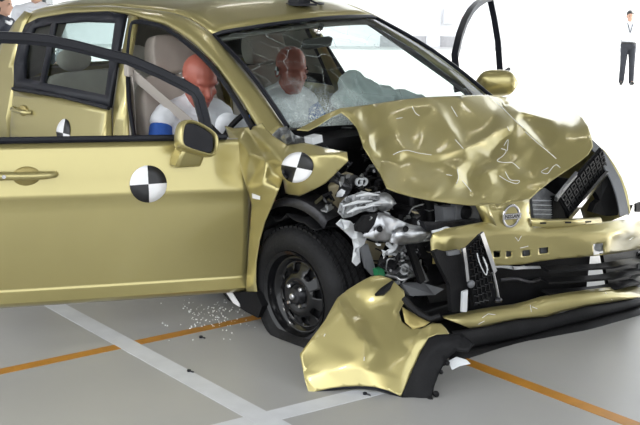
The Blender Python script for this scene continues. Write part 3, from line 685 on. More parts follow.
# ------------------------------------------------------------------ crumpled right fender
def gf(P, o=0.0): return P.y-(0.012+0.30*max(0, P.z-.80)+0.04*max(0, P.x)-o)
fb = [(225, 126, .0), (234, 128.5, .0), (243, 127.5, -.01), (253, 127, .0), (262, 123, .0), (267, 130, .0), (276, 137.5, .0), (288, 145, .0), (305, 143, .0), (325, 148, .0), (347, 152.5, .0), (348, 161, .0), (338, 171, .0), (326, 183, .0), (313, 190, .0), (300, 196, -.01), (286, 193.5, -.02), (283, 178, -.03), (279, 189, .02), (272, 206, .02),
      (265, 222, .015), (260, 240, .01), (256.5, 262, .01), (256, 282, .01), (258, 299, .01), (246, 292, .0), (248, 262, .0), (250, 230, .0), (252, 205, .0), (247, 188, .0), (241, 170, .0), (233, 150, .0)]
fi = [(240, 140, .035), (252, 137, -.005), (262, 139, .03), (238, 157, .0), (250, 154, .045), (262, 152, .0), (274, 152, .04), (245, 173, .03), (257, 172, .0), (263, 183, .04), (273, 170, -.005), (268, 160, .03), (258, 196, .02), (262, 210, .012), (285, 165, .045), (285, 152, .02), (300, 153, .045), (315, 156, .052), (331, 155, .04), (340, 158, .02), (300, 168, .05), (313, 168, .045), (325, 168, .03), (300, 182, .03), (312, 180, .025), (288, 183, .01), (254, 240, .012), (252, 265, .012), (252, 284, .012)]
fcr = [[(225, 126), (240, 140), (252, 137), (262, 139), (276, 137.5)], [(240, 140), (238, 157), (245, 173), (257, 172)], [(252, 137), (250, 154), (262, 152), (274, 152)], [(250, 154), (268, 160), (263, 183)], [(283, 178), (285, 165), (300, 153), (315, 156), (331, 155), (347, 152.5)], [(273, 170), (285, 165)], [(263, 183), (258, 196), (252, 205)]]
fen = sheet('front_fender', gf, fb, fi, fcr, 'gold_paint', car, 0.004, 3, 0.97, fac=1.25, base=0.25)
fen['label'] = 'buckled gold fender torn open above the wheel'
ft = bvh_of(fen)
cb = B(); N = 32
cen = cast(ft, 297.5, 167.5, .003)
prev = None; cv = cb.bm.verts.new(cen)
for q in (0.25, 0.5, 0.75, 1.0):
    cur = []
    for k in range(N):
        a = 2*pi*k/N; px_, py_ = 297.5+16*q*cos(a-0.2)*1.0+1.5*q*sin(a-0.2), 167.5-15*q*sin(a-0.2)
        h = cast(ft, px_, py_, .003); cur.append(cb.bm.verts.new(h if h and (h-cen).length < 0.13 else gf and hit(px_, py_, lambda P: gf(P, .04))))
    for k in range(N):
        cb.mi = (k*4//N) % 2
        if prev is None: cb.face([cv, cur[k], cur[(k+1) % N]])
        else: cb.face([prev[k], cur[k], cur[(k+1) % N], prev[(k+1) % N]])
    prev = cur
cb.build('crash_target', ['decal_black', 'decal_white'], fen, thick=0.001)['label'] = 'round black and white quartered crash target'
B().prism([cast(ft, 253, 193, .004) or sp(253, 193), cast(ft, 261, 196, .004) or sp(261, 196), cast(ft, 261, 199.5, .004) or sp(261, 199), cast(ft, 253.5, 198, .004) or sp(253, 198)], V((0, -.002, 0))).build('white_tape', 'decal_white', fen, smooth=False)
# left fender
lf = [onax(x, y, 1, 1.66) for x, y in ((627, 214), (626, 205), (623, 192), (618, 178), (611, 165), (602, 151))]
q = [(-0.5, 0.30), (-0.36, 0.30)]+[(-0.36*cos(a), 0.32+0.36*sin(a)) for a in [pi*k/16 for k in range(17)]]+[(0.45, 0.45)]+[(p.x, p.z) for p in lf]+[(0.30, 0.88), (-0.1, 0.94), (-0.5, 0.94)]
lfen = side_panel('front_fender', q, True, 'gold_paint')
B().ribbon([p+V((.004, -.035, 0)) for p in lf]+[V((.36, 1.62, .865))], (0, 1, 0), .075, .006, smooth=3).build('fender_lip', 'grey_plastic', lfen)
# black liner over the wheel, seen in the gap
ll = B(); rows = []
for k in range(13):
    a = 1.15+(pi*0.42)*k/12; rows.append([V((0.335*cos(a)*1.02, y, 0.305+0.345*sin(a)*(1-0.04*sin(k*2.1))))+V((0, 0, .012*sin(k*1.7+y*20))) for y in (0.03, 0.10, 0.18, 0.30, 0.42)])
ll.loft(rows).build('wheel_arch_liner', 'black_plastic', car, thick=0.006)
lb = B(); rows = []
for k in range(11):
    a = 1.0+(pi*0.4)*k/10; rows.append([V((0.35*cos(a), y, 0.33+z+0.37*sin(a))) for y, z in ((0.03, 0), (0.05, 0.03), (0.13, 0.05))])
lb.loft(rows).build('arch_flange', 'dark_steel', car, thick=0.005)
B().loft([[V((x, y, z)) for x, z in ((-0.24, 0.15), (-0.235, 0.40), (-0.22, 0.66))] for y in (0.05, 0.25)]).build('splash_guard', 'black_plastic', car, thick=0.008)
B().prism([onax(x, y, 1, -0.012) for x, y in ((226, 292.5), (231, 291.5), (239, 304), (239.5, 307), (233, 303))], V((0, .004, 0))).build('crash_target', 'decal_white', car, smooth=False)
B().prism([onax(x, y, 1, -0.008) for x, y in ((222, 292), (256, 292), (262, 306), (258, 318), (246, 312), (228, 300))], V((0, .05, 0))).build('sill_guard', 'black_plastic', car, smooth=False)

# ------------------------------------------------------------------ bumper
def bx(Y): return lerp_tab(Y, [(-0.2, .50), (.4, .50), (.62, .51), (.85, .545), (1.2, .62), (1.45, .645), (1.63, .64), (1.72, .56), (1.78, .30)])
def lerp_tab(t, T):
    if t <= T[0][0]: return T[0][1]
    for (a, va), (b, vb) in zip(T, T[1:]):
        if t <= b: return va+(vb-va)*(t-a)/(b-a)
    return T[-1][1]
def gb(P, o=0.0): return -(P.x-bx(P.y)-o)
def bp(x, y, o=0.0): return hit(x, y, lambda P: gb(P, o))
bump = sheet('front_bumper', gb,
  [(433, 232, -.03), (441, 229.5, -.02), (455, 227, .0), (478, 223, .0), (484, 222, 0), (476, 206, -.02), (480, 203, -.03), (497, 204, -.02), (529, 199, -.02), (530, 212, -.015), (531, 222, -.005), (534, 226.5, .0), (570, 224.5, .0), (600, 222, .0), (620, 220, .0), (640, 218, .0), (655, 216, 0), (662, 230, 0.02), (664, 246, .0),
   (640, 249, .02), (610, 254, .02), (580, 257, .02), (560, 258.5, .02), (540, 261, .02), (520, 264.5, .02), (497, 265.5, .02), (478, 265, .02), (455, 263.5, .015), (436, 262, .0), (431, 254, -.02), (430, 240, -.03)],
  [(445, 238, .02), (462, 236, .03), (485, 234, .035), (505, 232, .04), (525, 232, .035), (545, 235, .035), (575, 234, .04), (605, 232, .045), (635, 229, .045), (445, 250, .022), (460, 247, .025), (500, 246, .03), (530, 246, .03), (556, 244, .03), (561, 249, .028), (585, 244, .04), (615, 241, .045), (640, 238, .05), (488, 212, .0), (500, 212, .012), (515, 212, .012), (524, 210, .0), (494, 224, .012), (510, 224, .018), (527, 222, .01)],
  [[(445, 238), (462, 236), (485, 234), (505, 232), (525, 232), (545, 235), (575, 234), (605, 232), (635, 229)], [(445, 250), (460, 247), (500, 246), (530, 246), (556, 244), (561, 249), (560, 258.5)]],
  'gold_paint', car, 0.004, 2, 0.6,
  holes=([(493, 251, .03), (500, 250.5, .03), (500, 257, .028), (493.5, 257.5, .028)], [(506, 251, .03), (511, 251, .03), (511, 256.5, .028), (506, 257, .028)], [(522, 250.5, .03), (530, 249.5, .03), (530, 255.5, .028), (522, 256.5, .028)], [(539, 248, .03), (548, 247, .03), (548, 253, .028), (539, 254, .028)], [(593, 244, .04), (603, 243, .04), (603.5, 254.2, .03), (593.5, 255.3, .03)]))
bump['label'] = 'gold front bumper skin with maker badge and empty grille openings'
# bright vertical edge beside the left grille opening, and ledge with slots under the right one
B().loft([[bp(x, y, o) for x, y in l] for o, l in ((0.0, [(476, 206), (484, 223)]), (0.03, [(482, 205.5), (491, 223)]), (0.035, [(488, 205), (496.5, 226)]))]).build('grille_flange', 'gold_paint', bump, thick=0.004)
led = B().loft([[bp(x, y, o) for x, y in l] for o, l in ((0.0, [(531, 218), (548, 219.5), (570, 219), (600, 217)]), (0.012, [(531, 219), (548, 221), (570, 220.5), (601, 218.5)]), (0.016, [(532, 226), (548, 227.5), (570, 226), (602, 222.5)]))]).build('grille_ledge', 'gold_paint', bump, thick=0.004)
for x in (543, 568, 588): B().prism([bp(x-3, 222.4-(x-543)*.03, .019), bp(x+3, 222.2-(x-543)*.03, .019), bp(x+3, 223.8-(x-543)*.03, .019), bp(x-3, 224-(x-543)*.03, .019)], V((.002, 0, 0))).build('slot', 'black_plastic', led, smooth=False)
# badge: ring, bar and lettering
lc = bp(510.5, 216, 0.022); e1 = (bp(520, 215.2, .02)-bp(500, 216.8, .02)).normalized(); e3 = (V((0, 0, 1))-e1*e1.z).normalized(); e2 = e3.cross(e1); e2 = -e2 if e2.x < 0 else e2
bd = B(); rows = []
for k in range(33):
    a = 2*pi*k/32; d = e1*cos(a)+e3*sin(a); rows.append([lc+d*(.046+.0065*cos(b_))+e2*(.004+.0045*sin(b_)) for b_ in [2*pi*j/8 for j in range(8)]])
bd.loft(rows, True)
badge = bd.build('badge_ring', 'chrome', bump)
B().box(lc+e2*.008, (.108, .006, .025), Matrix((e1, e2, e3)).transposed()).build('badge_bar', 'chrome', bump, smooth=False, bev=.002)
tcu = bpy.data.curves.new('t', 'FONT'); tcu.body = 'NISSAN'; tcu.size = 0.023; tcu.align_x = 'CENTER'; tcu.align_y = 'CENTER'; tcu.extrude = 0.0006; tcu.space_character = 1.1
to = bpy.data.objects.new('t', tcu); COL.objects.link(to); dg = bpy.context.evaluated_depsgraph_get(); me = bpy.data.meshes.new_from_object(to.evaluated_get(dg)); bpy.data.objects.remove(to)
tm = Matrix((e1, e3, e2)).transposed().to_4x4(); tm.translation = lc+e2*.0118; me.transform(tm); me.materials.clear(); lo = link('badge_lettering', me, 'decal_black', bump, False)
# lower intake: black bars, fog lamp recess, gold lower lip, black chin
def pstrip(name, top, bot, o0, o1, m, bul_=0.0, n=28, rows_=6, parent=car, thick=0.004):
    T = resample([bp(x, y, o0) for x, y in top], n); Bt = resample([bp(x, y, o1) for x, y in bot], n)
    return B().loft([[a.lerp(b, k/(rows_-1))+V((bul_*sin(pi*k/(rows_-1)), 0, 0)) for a, b in zip(T, Bt)] for k in range(rows_)]).build(name, m, parent, thick=thick)
lip = pstrip('lower_lip', [(444, 318), (456, 315), (470, 312), (495, 307.5), (510, 306), (520, 304.5), (532, 299), (545, 296.5), (575, 292), (610, 287.5), (640, 283.5), (662, 280)], [(470, 328.5), (478, 328), (490, 325), (502, 322), (515, 319.5), (525, 318.5), (545, 317), (560, 312), (585, 306), (610, 302), (640, 297.5), (662, 294)], .05, .075, 'gold_paint', .022)
pstrip('lip_edge', [(442, 316), (456, 314), (470, 311), (495, 306.5), (520, 303.5), (545, 295.5), (610, 286.5), (662, 279)], [(444, 318), (456, 315), (470, 312), (495, 307.5), (510, 306), (520, 304.5), (532, 299), (545, 296.5), (575, 292), (610, 287.5), (640, 283.5), (662, 280)], -.03, .05, 'gold_paint', 0, rows_=3)
chin = pstrip('chin_spoiler', [(452, 331), (470, 328.5), (490, 325), (515, 319.5), (545, 317), (585, 306), (640, 297.5), (662, 294)], [(452, 352), (475, 347), (500, 342), (525, 337), (550, 329), (585, 321), (640, 306), (662, 301)], .075, .09, 'black_plastic', .012)
pstrip('chin_spoiler', [(448, 352), (475, 347), (500, 342), (525, 337), (550, 329), (585, 321), (640, 306), (662, 301)], [(442, 366), (475, 358.5), (500, 352), (525, 347), (550, 342.5), (585, 334), (640, 319), (662, 313)], .088, .13, 'black_plastic', .02)
for ytop, yb in ((268, 264), (279.5, 274.5), (291, 285)):
    pts = [bp(545, ytop+1.5, .0), bp(575, ytop, .0), bp(605, (ytop+yb)/2, .02), bp(625, yb-1.5, .02), bp(640, yb-4, .0)]
    B().ribbon(pts, (1, 0, -.15), .05, .010, smooth=4).build('intake_bar', 'black_plastic', bump)
# panels either side of the bright gap in the intake
def pplate(name, px, o, m, depth=0.01, parent=bump): return B().prism([bp(x, y, o) for x, y in px], V((-depth, 0, 0))).build(name, m, parent, smooth=False)
pplate('intake_panel', [(603, 254), (640, 246), (662, 243), (662, 290), (640, 285), (609, 287)], -.035, 'black_plastic', .02)
pplate('intake_panel', [(470, 258), (540, 254), (591, 250), (586, 292), (560, 296), (520, 306), (470, 312)], -.09, 'black_plastic', .02)
fo = bp(637, 264, .0)
B().lathe([(.072, .0), (.072, .014), (.064, .016), (.060, .0), (.04, -.02), (0, -.024)], fo, (1, -.15, 0), 32).build('fog_lamp', 'gloss_black', bump)
B().lathe([(.0, .014), (.014, .012), (.02, .0), (.02, -.02)], bp(600.5, 247.5, -.01), (1, 0, 0), 16).build('parking_sensor', 'pale_plastic', bump)
for x, y in ((509, 254), (527, 253), (544, 250.5)): pplate('clip', [(x-3, y-2.5), (x+3, y-3), (x+3, y+2.5), (x-3, y+3)], .0, 'grey_plastic', .02)
for x0, y0, o in ((441, 228.5, .02), (575, 225, .0)): pass
# torn right corner of the bumper, splayed on the floor
A0, A1, A2 = V((.49, -.31, .12)), V((.80, -.06, .115)), V((.45, .05, .46)); PN = (A1-A0).cross(A2-A0).normalized(); PN = -PN if PN.dot(CD) > 0 else PN
def gc(P, o=0.0): return -((P-A0).dot(PN)-o)
cb_ = [(338, 297.5, .02), (346, 291, .0), (358, 283.5, .0), (371, 276.5, -.01), (380, 275.5, -.02), (391, 279, -.02), (404, 291, -.03), (405, 301, -.035), (399, 312, -.03), (402, 322, -.01), (411, 329, .01), (421, 329, .02), (432, 323.5, .0), (441, 324, .0), (446, 329, .01), (449, 334, .02), (437, 335, .035), (429, 338, .03), (421, 352, .02), (411, 374, .01), (401, 396.5, .01),
       (388, 391, .02), (375, 387.5, .02), (360, 386, .01), (345, 386.5, .01), (330, 388.5, .005), (318, 391, .0), (309, 394, .0), (305, 381, .01), (303, 370, .01), (300, 354.5, .0), (312, 338, .02), (325, 321, .025)]
ci = [(340, 308, .045), (350, 322, .05), (361, 336, .055), (371, 347, .05), (383, 349, .02), (352, 310, .0), (365, 318, -.02), (380, 322, -.015), (390, 318, -.01), (362, 302, -.01), (375, 295, .0), (388, 295, -.01), (395, 305, -.02), (372, 335, .0), (392, 335, .005), (401, 340, .02), (398, 352, .035), (388, 370, .03), (412, 338, .04), (410, 352, .035), (404, 368, .028), (418, 340, .04), (330, 330, .035), (335, 345, .035), (325, 355, .03), (345, 362, .04), (360, 358, .045), (365, 368, .038), (345, 369, .035), (325, 373, .022), (306, 377, .012), (385, 377, .03), (403, 379, .02), (352, 292, .0), (366, 286, .008), (379, 284, .004), (374, 306, -.02), (420, 333, .035)]
ccr = [[(338, 297.5), (340, 308), (350, 322), (361, 336), (371, 347)], [(303, 370), (325, 373), (345, 369), (365, 368), (385, 377), (403, 379)], [(399, 312), (392, 335), (401, 340), (412, 338), (421, 329)], [(346, 291), (352, 310), (365, 318)], [(401, 340), (398, 352), (388, 370)]]
corner = sheet('bumper_corner', gc, cb_, ci, ccr, 'gold_paint', car, 0.005, 3, 0.55, fac=0.8)
corner['label'] = 'torn gold bumper corner splayed out on the floor'
# lighter inner flap and black tube standing in for the shaded slit at its top
sheet('torn_flap', gc, [(402, 307, .01), (412, 313, .0), (430, 322, .0), (425, 326, .01), (413, 329.5, .012), (405, 322, .01)], [(412, 321, .015)], [], 'gold_inner', corner, 0.004, 1)
B().tube([hit(x, y, lambda P: gc(P, .012)) for x, y in ((375, 295), (382, 292), (388, 287), (393, 281))], [.004, .016, .014, .005], 6).build('slit_shade', 'black_plastic', corner)
B().tube([hit(x, y, lambda P: gc(P, .008)) for x, y in ((404, 298), (410, 306), (420, 314), (430, 319), (440, 316))], [.012, .014, .012, .012, .01], 6).build('black_strip', 'black_plastic', corner)
sheet('corner_trim', gc, [(429, 338, .03), (437, 335, .04), (449, 334.5, .03), (462, 334, .02), (474, 344, .03), (468, 352, .03), (456, 351, .02), (446, 360, .01), (439, 373, .005), (434, 386, .0), (432, 398, .0), (424, 406.5, -.01), (412, 402, -.005), (401, 397, .01), (411, 374, .02), (421, 352, .03)],
      [(432, 348, .05), (424, 365, .035), (416, 385, .02), (442, 343, .05), (452, 342, .045), (434, 360, .03), (428, 380, .02), (422, 395, .01)], [[(449, 334.5), (442, 343), (432, 348), (424, 365), (416, 385), (412, 402)]], 'black_plastic', corner, 0.006, 2, .5)
sheet('corner_edge', gc, [(309, 394, .0), (318, 391, .0), (330, 388.5, .005), (345, 386.5, .01), (360, 386, .01), (375, 387.5, .02), (388, 391, .02), (401, 396.5, .01), (412, 402, .0), (401, 399, -.01), (388, 393.5, -.01), (375, 390, -.01), (360, 388.5, -.01), (345, 388.8, -.01), (330, 390.5, -.01), (318, 393, -.008)], [], [], 'black_trim', corner, 0.003, 0)
for x, y, r in ((441, 372, .010), (430, 400, .016), (436, 394, .014), (425, 403, .015), (447, 363, .012)): B().ell(hit(x, y, lambda P: gc(P, .0)), r, r*.8, r*.9, nu=8, nv=5).build('broken_clip', 'black_plastic', corner, smooth=False)
B().prism([hit(x, y, lambda P: gc(P, -.02)) for x, y in ((448, 361), (456, 357), (466, 360), (470, 364), (460, 366), (452, 370))], V((0, .004, .0))).build('torn_liner', 'pale_plastic', corner, smooth=False)
# bright scratches
for o_, t_, runs in ((bump, bvh_of(bump), ([(629, 240), (633, 237)], [(515, 237), (518, 241), (521, 236)], [(520, 248), (528, 246)])), (lip, bvh_of(lip), ([(605, 293), (612, 300)], [(530, 305), (531, 312)], [(532, 307), (537, 309)], [(482, 318), (488, 314), (495, 315)], [(478, 324), (484, 321)])), (corner, bvh_of(corner), ([(324, 336.5), (325.3, 334)], [(364, 361), (364.3, 357)]))):
    for run in runs:
        pp = [cast(t_, x, y, .002) for x, y in run]; pp = [p for p in pp if p]
        if len(pp) > 1: B().tube(pp, .0014, 5).build('scratch', 'crack_glint_white', o_)
# ------------------------------------------------------------------ wrecked engine bay
def pl(name, px, X, m, d=0.01, parent=car, ax=0, smooth=False):
    """plate at distance X along axis ax, cut to its outline, d thick"""
    off = V((0, 0, 0)); off[ax] = -d if ax == 0 else d
    return B().prism([onax(x, y, ax, X[i] if isinstance(X, (list, tuple)) else X) for i, (x, y) in enumerate(px)], off).build(name, m, parent, smooth=smooth)
def hose(name, px, r, m, parent=car, n=8): # px: (x, y, X)
    if any(gh(onax(x, y, 0, X)) > -0.045-r and y < 200 for x, y, X in px): return None    # keep clear of the hood skin
    return B().tube([onax(x, y, 0, X) for x, y, X in px], r, n, smooth=5).build(name, m, parent)
def crumple(name, px, inner, X, m, tilt=0.0, th=0.004, sub=1, parent=car, cw=.5, jit=0, amp=.0):
    def g(P, o=0.0): return -(P.x-X-tilt*(P.z-.6)-o)
    r = random.Random(len(px)*7+jit); inner = list(inner)
    def ins(q):
        c = False
        for i in range(len(px)):
            a, b = px[i], px[(i+1) % len(px)]
            if (a[1] > q[1]) != (b[1] > q[1]) and q[0] < (b[0]-a[0])*(q[1]-a[1])/(b[1]-a[1])+a[0]: c = not c
        return c
    x0, x1, y0, y1 = min(p[0] for p in px), max(p[0] for p in px), min(p[1] for p in px), max(p[1] for p in px); k = 0
    while k < jit:
        q = (r.uniform(x0, x1), r.uniform(y0, y1))
        if ins(q): inner.append((*q, r.uniform(-amp, amp))); k += 1
    o = sheet(name, g, px, inner, [], m, parent, th, sub, cw, base=.75)
    if jit and sub == 0:
        for p in o.data.polygons: p.use_smooth = False
    return o
B().box((-0.19, .85, .62), (.03, 1.5, .74)).build('firewall', 'black_plastic', car, smooth=False)
B().loft([[V((x, y, z)) for y in (.12, .4, .85, 1.3, 1.57)] for x, z in ((-.21, .95), (-.16, .965), (-.06, .95), (-.05, .90))]).build('cowl_panel', 'black_plastic', car, thick=.01)
eng = B().box((.06, .84, .46), (.34, .62, .40)).box((.07, .80, .70), (.24, .5, .12)).build('engine_block', 'dark_steel', car, smooth=False, bev=.015)
for k in range(4): B().tube([(.17, .62+k*.13, .72), (.23, .62+k*.13, .66), (.245, .62+k*.13, .52)], .024, 10, smooth=3).build('intake_runner', 'black_plastic', eng)
B().box((.20, .72, .175), (.62, 1.05, .015)).build('undertray', 'black_plastic', car, smooth=False)
B().box((.39, .95, .235), (.07, 1.1, .07)).build('lower_crossmember', 'black_plastic', car, smooth=False, bev=.008)
B().box((.02, .40, .52), (.30, .015, .40)).build('inner_fender', 'dark_steel', car, smooth=False)
B().box((.05, 1.44, .55), (.7, .02, .3)).build('inner_fender', 'dark_steel', car, smooth=False)
# strut tower cone behind the torn fender
crumple('strut_tower', [(328, 186, 0), (335, 177, 0), (346, 172, 0), (353, 174, 0), (355, 184, 0), (347, 194, 0), (348, 206, 0), (342, 216, 0), (334, 208, 0), (330, 198, 0)], [(340, 184, .04), (341, 198, .03), (348, 181, .03)], .12, 'tan_metal', 0, .004, 2)
B().tube([onax(356, 173, 0, .10)-V((0, 0, .02)), onax(340, 186, 0, .16)], [.012, .05], 14).build('strut_mount', 'dark_steel', car)
ro = onax(359, 182, 0, .20); rr = B()
for q in range(2):
    c = ro+V((0, .028*q, -.003*q)); rows = []
    for k in range(21):
        a = 2*pi*k/20; d = V((0, cos(a), sin(a)*.9)); rows.append([c+d*(.016+.005*cos(b))+V((1, 0, 0))*.008*sin(b) for b in [2*pi*j/6 for j in range(6)]])
    rr.loft(rows, True)
rr.build('hose_clamp', 'pale_plastic', car)
# shattered headlamp: clear body and reflector
hl = crumple('headlamp', [(340, 203, 0), (346, 197, 0), (356, 194, 0), (361, 191, 0), (372, 193, 0), (380, 192, .02), (383, 197, 0), (394, 199, .02), (396, 203, .0), (390, 208, .0), (381, 208, 0), (374, 212, 0), (364, 211, 0), (352, 216, 0), (343, 218, 0), (338, 212, 0)],
             [(352, 201, .03), (352, 209, -.01), (360, 198, -.01), (362, 205, .04), (372, 199, .03), (374, 206, .0), (383, 203, .035), (345, 208, .03)], .30, 'clear_plastic', -.15, .005, 0, jit=46, amp=.022)
for a, b in (((343, 206), (372, 201)), ((347, 213), (366, 207)), ((356, 196), (379, 195)), ((366, 205), (392, 203)), ((360, 209), (380, 205))):
    B().tube([onax(*a, 0, .335), onax((a[0]+b[0])/2, (a[1]+b[1])/2-1.5, 0, .35), onax(*b, 0, .335)], [.003, .007, .003], 6).build('lamp_rib', 'pale_plastic', hl)
B().lathe([(.04, 0), (.035, .02), (.02, .035), (.0, .04)], onax(384, 202, 0, .30), (1, -.3, .2), 18).build('bulb_socket', 'cast_metal', hl)
# torn silver cross plate
sv = crumple('cross_plate', [(362, 236, -.02), (372, 226, -.01), (378, 212.5, 0), (386, 213, .0), (397, 219, 0), (411, 225, 0), (431, 228, .0), (452, 230.5, .0), (472, 227, .0), (480, 225, .0), (480, 231, .0), (462, 237, .0), (452, 237, .0), (436, 236, .01), (432, 240, .02), (418, 243, .02), (400, 245, .01), (388, 242, .0), (374, 241, -.01)],
             [(376, 230, .012), (386, 226, .02), (398, 232, .035), (412, 235, .04), (425, 233, .03), (445, 234, .02), (390, 236, .02)], .40, 'steel', -.2, .004, 1, jit=10, amp=.01)
for x, y in ((380, 229), (406, 229)): B().lathe([(.0, .0), (.007, .001), (.0105, .004), (.0125, .001), (.013, -.004)], onax(x, y, 0, .435), (1, -.2, .1), 14).build('bolt_hole', 'black_plastic', sv)
pl('dark_gusset', [(357, 226), (366, 216), (378, 214), (374, 225), (368, 233), (358, 232)], .38, 'black_plastic', .02)
# pale bracket hanging over the tyre
crumple('side_bracket', [(336, 224, 0), (341, 219, 0), (350, 221, 0), (357, 228, 0), (366, 238, 0), (364, 244, 0), (359, 248, 0), (360, 262, 0), (356, 266, 0), (352, 262, 0), (354, 248, 0), (352, 239, 0), (345, 232, 0)], [(348, 227, .02), (357, 238, .02), (356, 254, .012)], .33, 'pale_plastic', 0, .004, 0, jit=12, amp=.012)
pl('blue_grey_strap', [(361, 247), (368, 244), (376, 270), (373, 276), (366, 268)], .33, 'grey_plastic', .012)
pl('tan_plate', [(366, 240), (378, 244), (386, 243), (381, 254), (377, 264), (371, 262), (368, 250)], .27, 'tan_metal', .01)
hose('white_hose', [(387, 243, .36), (393, 248, .37), (396, 244, .37), (393, 249, .37), (388, 252, .36), (384, 255, .34)], .010, 'pale_plastic')
# gearbox with pulleys
gb_ = crumple('gearbox', [(388, 252, 0), (397, 244, 0), (407, 242, 0), (412, 252, 0), (417, 268, 0), (417, 276, 0), (402, 280, 0), (388, 277, 0), (385, 265, 0)], [(398, 252, .05), (404, 262, .06), (394, 268, .05), (410, 270, .03), (400, 273, .04)], .30, 'cast_metal', 0, .006, 0, jit=30, amp=.02)
for x, y, r in ((391, 265, .032), (401, 268, .024), (398, 256, .02), (410, 265, .018)):
    B().lathe([(r*.3, .05), (r*.5, .045), (r*.55, .03), (r, .03), (r, .02), (r*.85, .015), (r, .01), (r, .0), (r*.9, -.06)], onax(x, y, 0, .36), (1, -.3, .1), 24).build('pulley', 'dark_steel' if r > .03 else 'cast_metal', gb_)
for x, y in ((394, 262), (388, 270), (405, 274), (408, 258), (403, 250), (414, 272)):
    B().lathe([(.0, .02), (.006, .02), (.007, .0), (.010, .0), (.010, -.03)], onax(x, y, 0, .372), (1, -.2, .1), 6).build('bolt', 'steel', gb_, smooth=False)
hose('brake_line', [(386, 275, .38), (395, 277, .39), (401, 280, .39), (410, 277, .38), (417, 273, .37)], .005, 'steel')
pl('green_connector', [(378, 270), (384, 268), (385, 276), (379, 277)], .36, 'green_plastic', .03)
pl('black_strut', [(406, 239), (411, 238), (426, 280), (421, 284)], [.40, .40, .42, .42], 'black_plastic', .02)
pl('grey_strut', [(416, 260), (420, 262), (429, 281), (424, 283)], .40, 'grey_plastic', .012)
pl('skid_plate', [(402, 284), (424, 283), (444, 289), (435, 295), (411, 296)], [.40, .40, .48, .46, .42], 'grey_plastic', .02)
pl('skid_plate', [(424, 288), (452, 283), (452, 300), (430, 303)], .40, 'black_plastic', .02)
pl('bumper_stub', [(436, 239), (448, 239), (452, 262), (434, 264)], .42, 'gold_inner', .01)
# headlamp panel and plates between hood and bumper
pl('grey_box', [(443, 207), (456, 206.5), (457, 221), (444, 222)], .36, 'grey_plastic', .05)
pl('lamp_panel', [(456, 205), (478, 206), (480, 221), (456, 223)], .37, 'grey_plastic', .03)
B().lathe([(.0, .012), (.02, .014), (.032, .004), (.036, -.01)], onax(466, 212.5, 0, .375), (1, -.3, 0), 20).build('lamp_aperture', 'black_plastic', car)
pl('support_bar', [(424, 222), (440, 223), (479, 219.5), (481, 226), (455, 230), (440, 233), (428, 231)], .43, 'dark_steel', .03)
pl('support_bar', [(455, 228), (485, 222), (486, 226), (457, 232)], .46, 'gold_inner', .01)
hose('wire_loom', [(432, 232, .47), (440, 230, .48), (446, 228, .48), (450, 229, .48)], .006, 'pale_plastic')
# black strap and grille fragment hanging in front
pl('black_strap', [(448, 252), (460, 250), (463, 262), (468, 280), (468, 310), (452, 312), (450, 285), (438, 262), (434, 252), (440, 250)], [.60]*10, 'black_plastic', .02)
pl('strap_cap', [(448, 252), (460, 250), (460, 254), (449, 256)], .615, 'grey_plastic', .012)
gA, gB, gC, gD = (466, 249), (481, 234), (497, 300), (474, 306)
def gq(u, v): # bilinear quad in the grille plane
    x = (gA[0]*(1-u)+gB[0]*u)*(1-v)+(gD[0]*(1-u)+gC[0]*u)*v; y = (gA[1]*(1-u)+gB[1]*u)*(1-v)+(gD[1]*(1-u)+gC[1]*u)*v
    return onax(x, y, 0, .62+.02*u)
gf_ = B().prism([gq(0, 0), gq(1, 0), gq(1, .62), gq(.75, 1), gq(0, 1)], V((-.012, 0, 0))).build('grille', 'black_plastic', car, smooth=False)
for i in range(6):
    for j in range(9):
        if i*.16+j*.11 > 1.35: continue
        u0, v0 = i/5.4, j/8.6
        B().tube([gq(u0, v0)+V((.006, 0, 0)), gq(min(1, u0+.16), v0+.02)+V((.012, 0, 0)), gq(min(1, u0+.16), min(1, v0+.1))+V((.006, 0, 0))], .0042, 5).build('grille_cell', 'gloss_black', gf_)
B().ribbon([onax(463, 248, 0, .63), onax(465, 262, 0, .635), onax(467, 281, 0, .63)], (0, 1, .3), .017, .012).build('chrome_strip', 'chrome', gf_)
B().ribbon([onax(481, 233, 0, .65), onax(488, 253, 0, .66), onax(494.5, 272, 0, .655)], (0, 1, .3), .022, .012).build('chrome_strip', 'chrome', gf_)
B().tube([onax(493, 272, 0, .655), onax(496, 285, 0, .65), onax(499, 301, 0, .64)], .006, 6).build('grille_rod', 'steel', gf_)
B().ell(onax(498, 300, 0, .645), .015, .02, .012).build('rod_end', 'dark_steel', gf_)
B().ell(onax(471, 284, 0, .635), .014, .018, .017).build('grille_clip', 'grey_plastic', gf_)
hose('wire_loop', [(477, 253, .66), (480, 264, .67), (486, 275, .67), (487, 266, .67), (483, 257, .67), (488, 270, .67)], .0022, 'pale_plastic', gf_)
pl('strap_foot', [(463, 292), (468, 290), (467, 312), (462, 312)], .625, 'pale_plastic', .01)
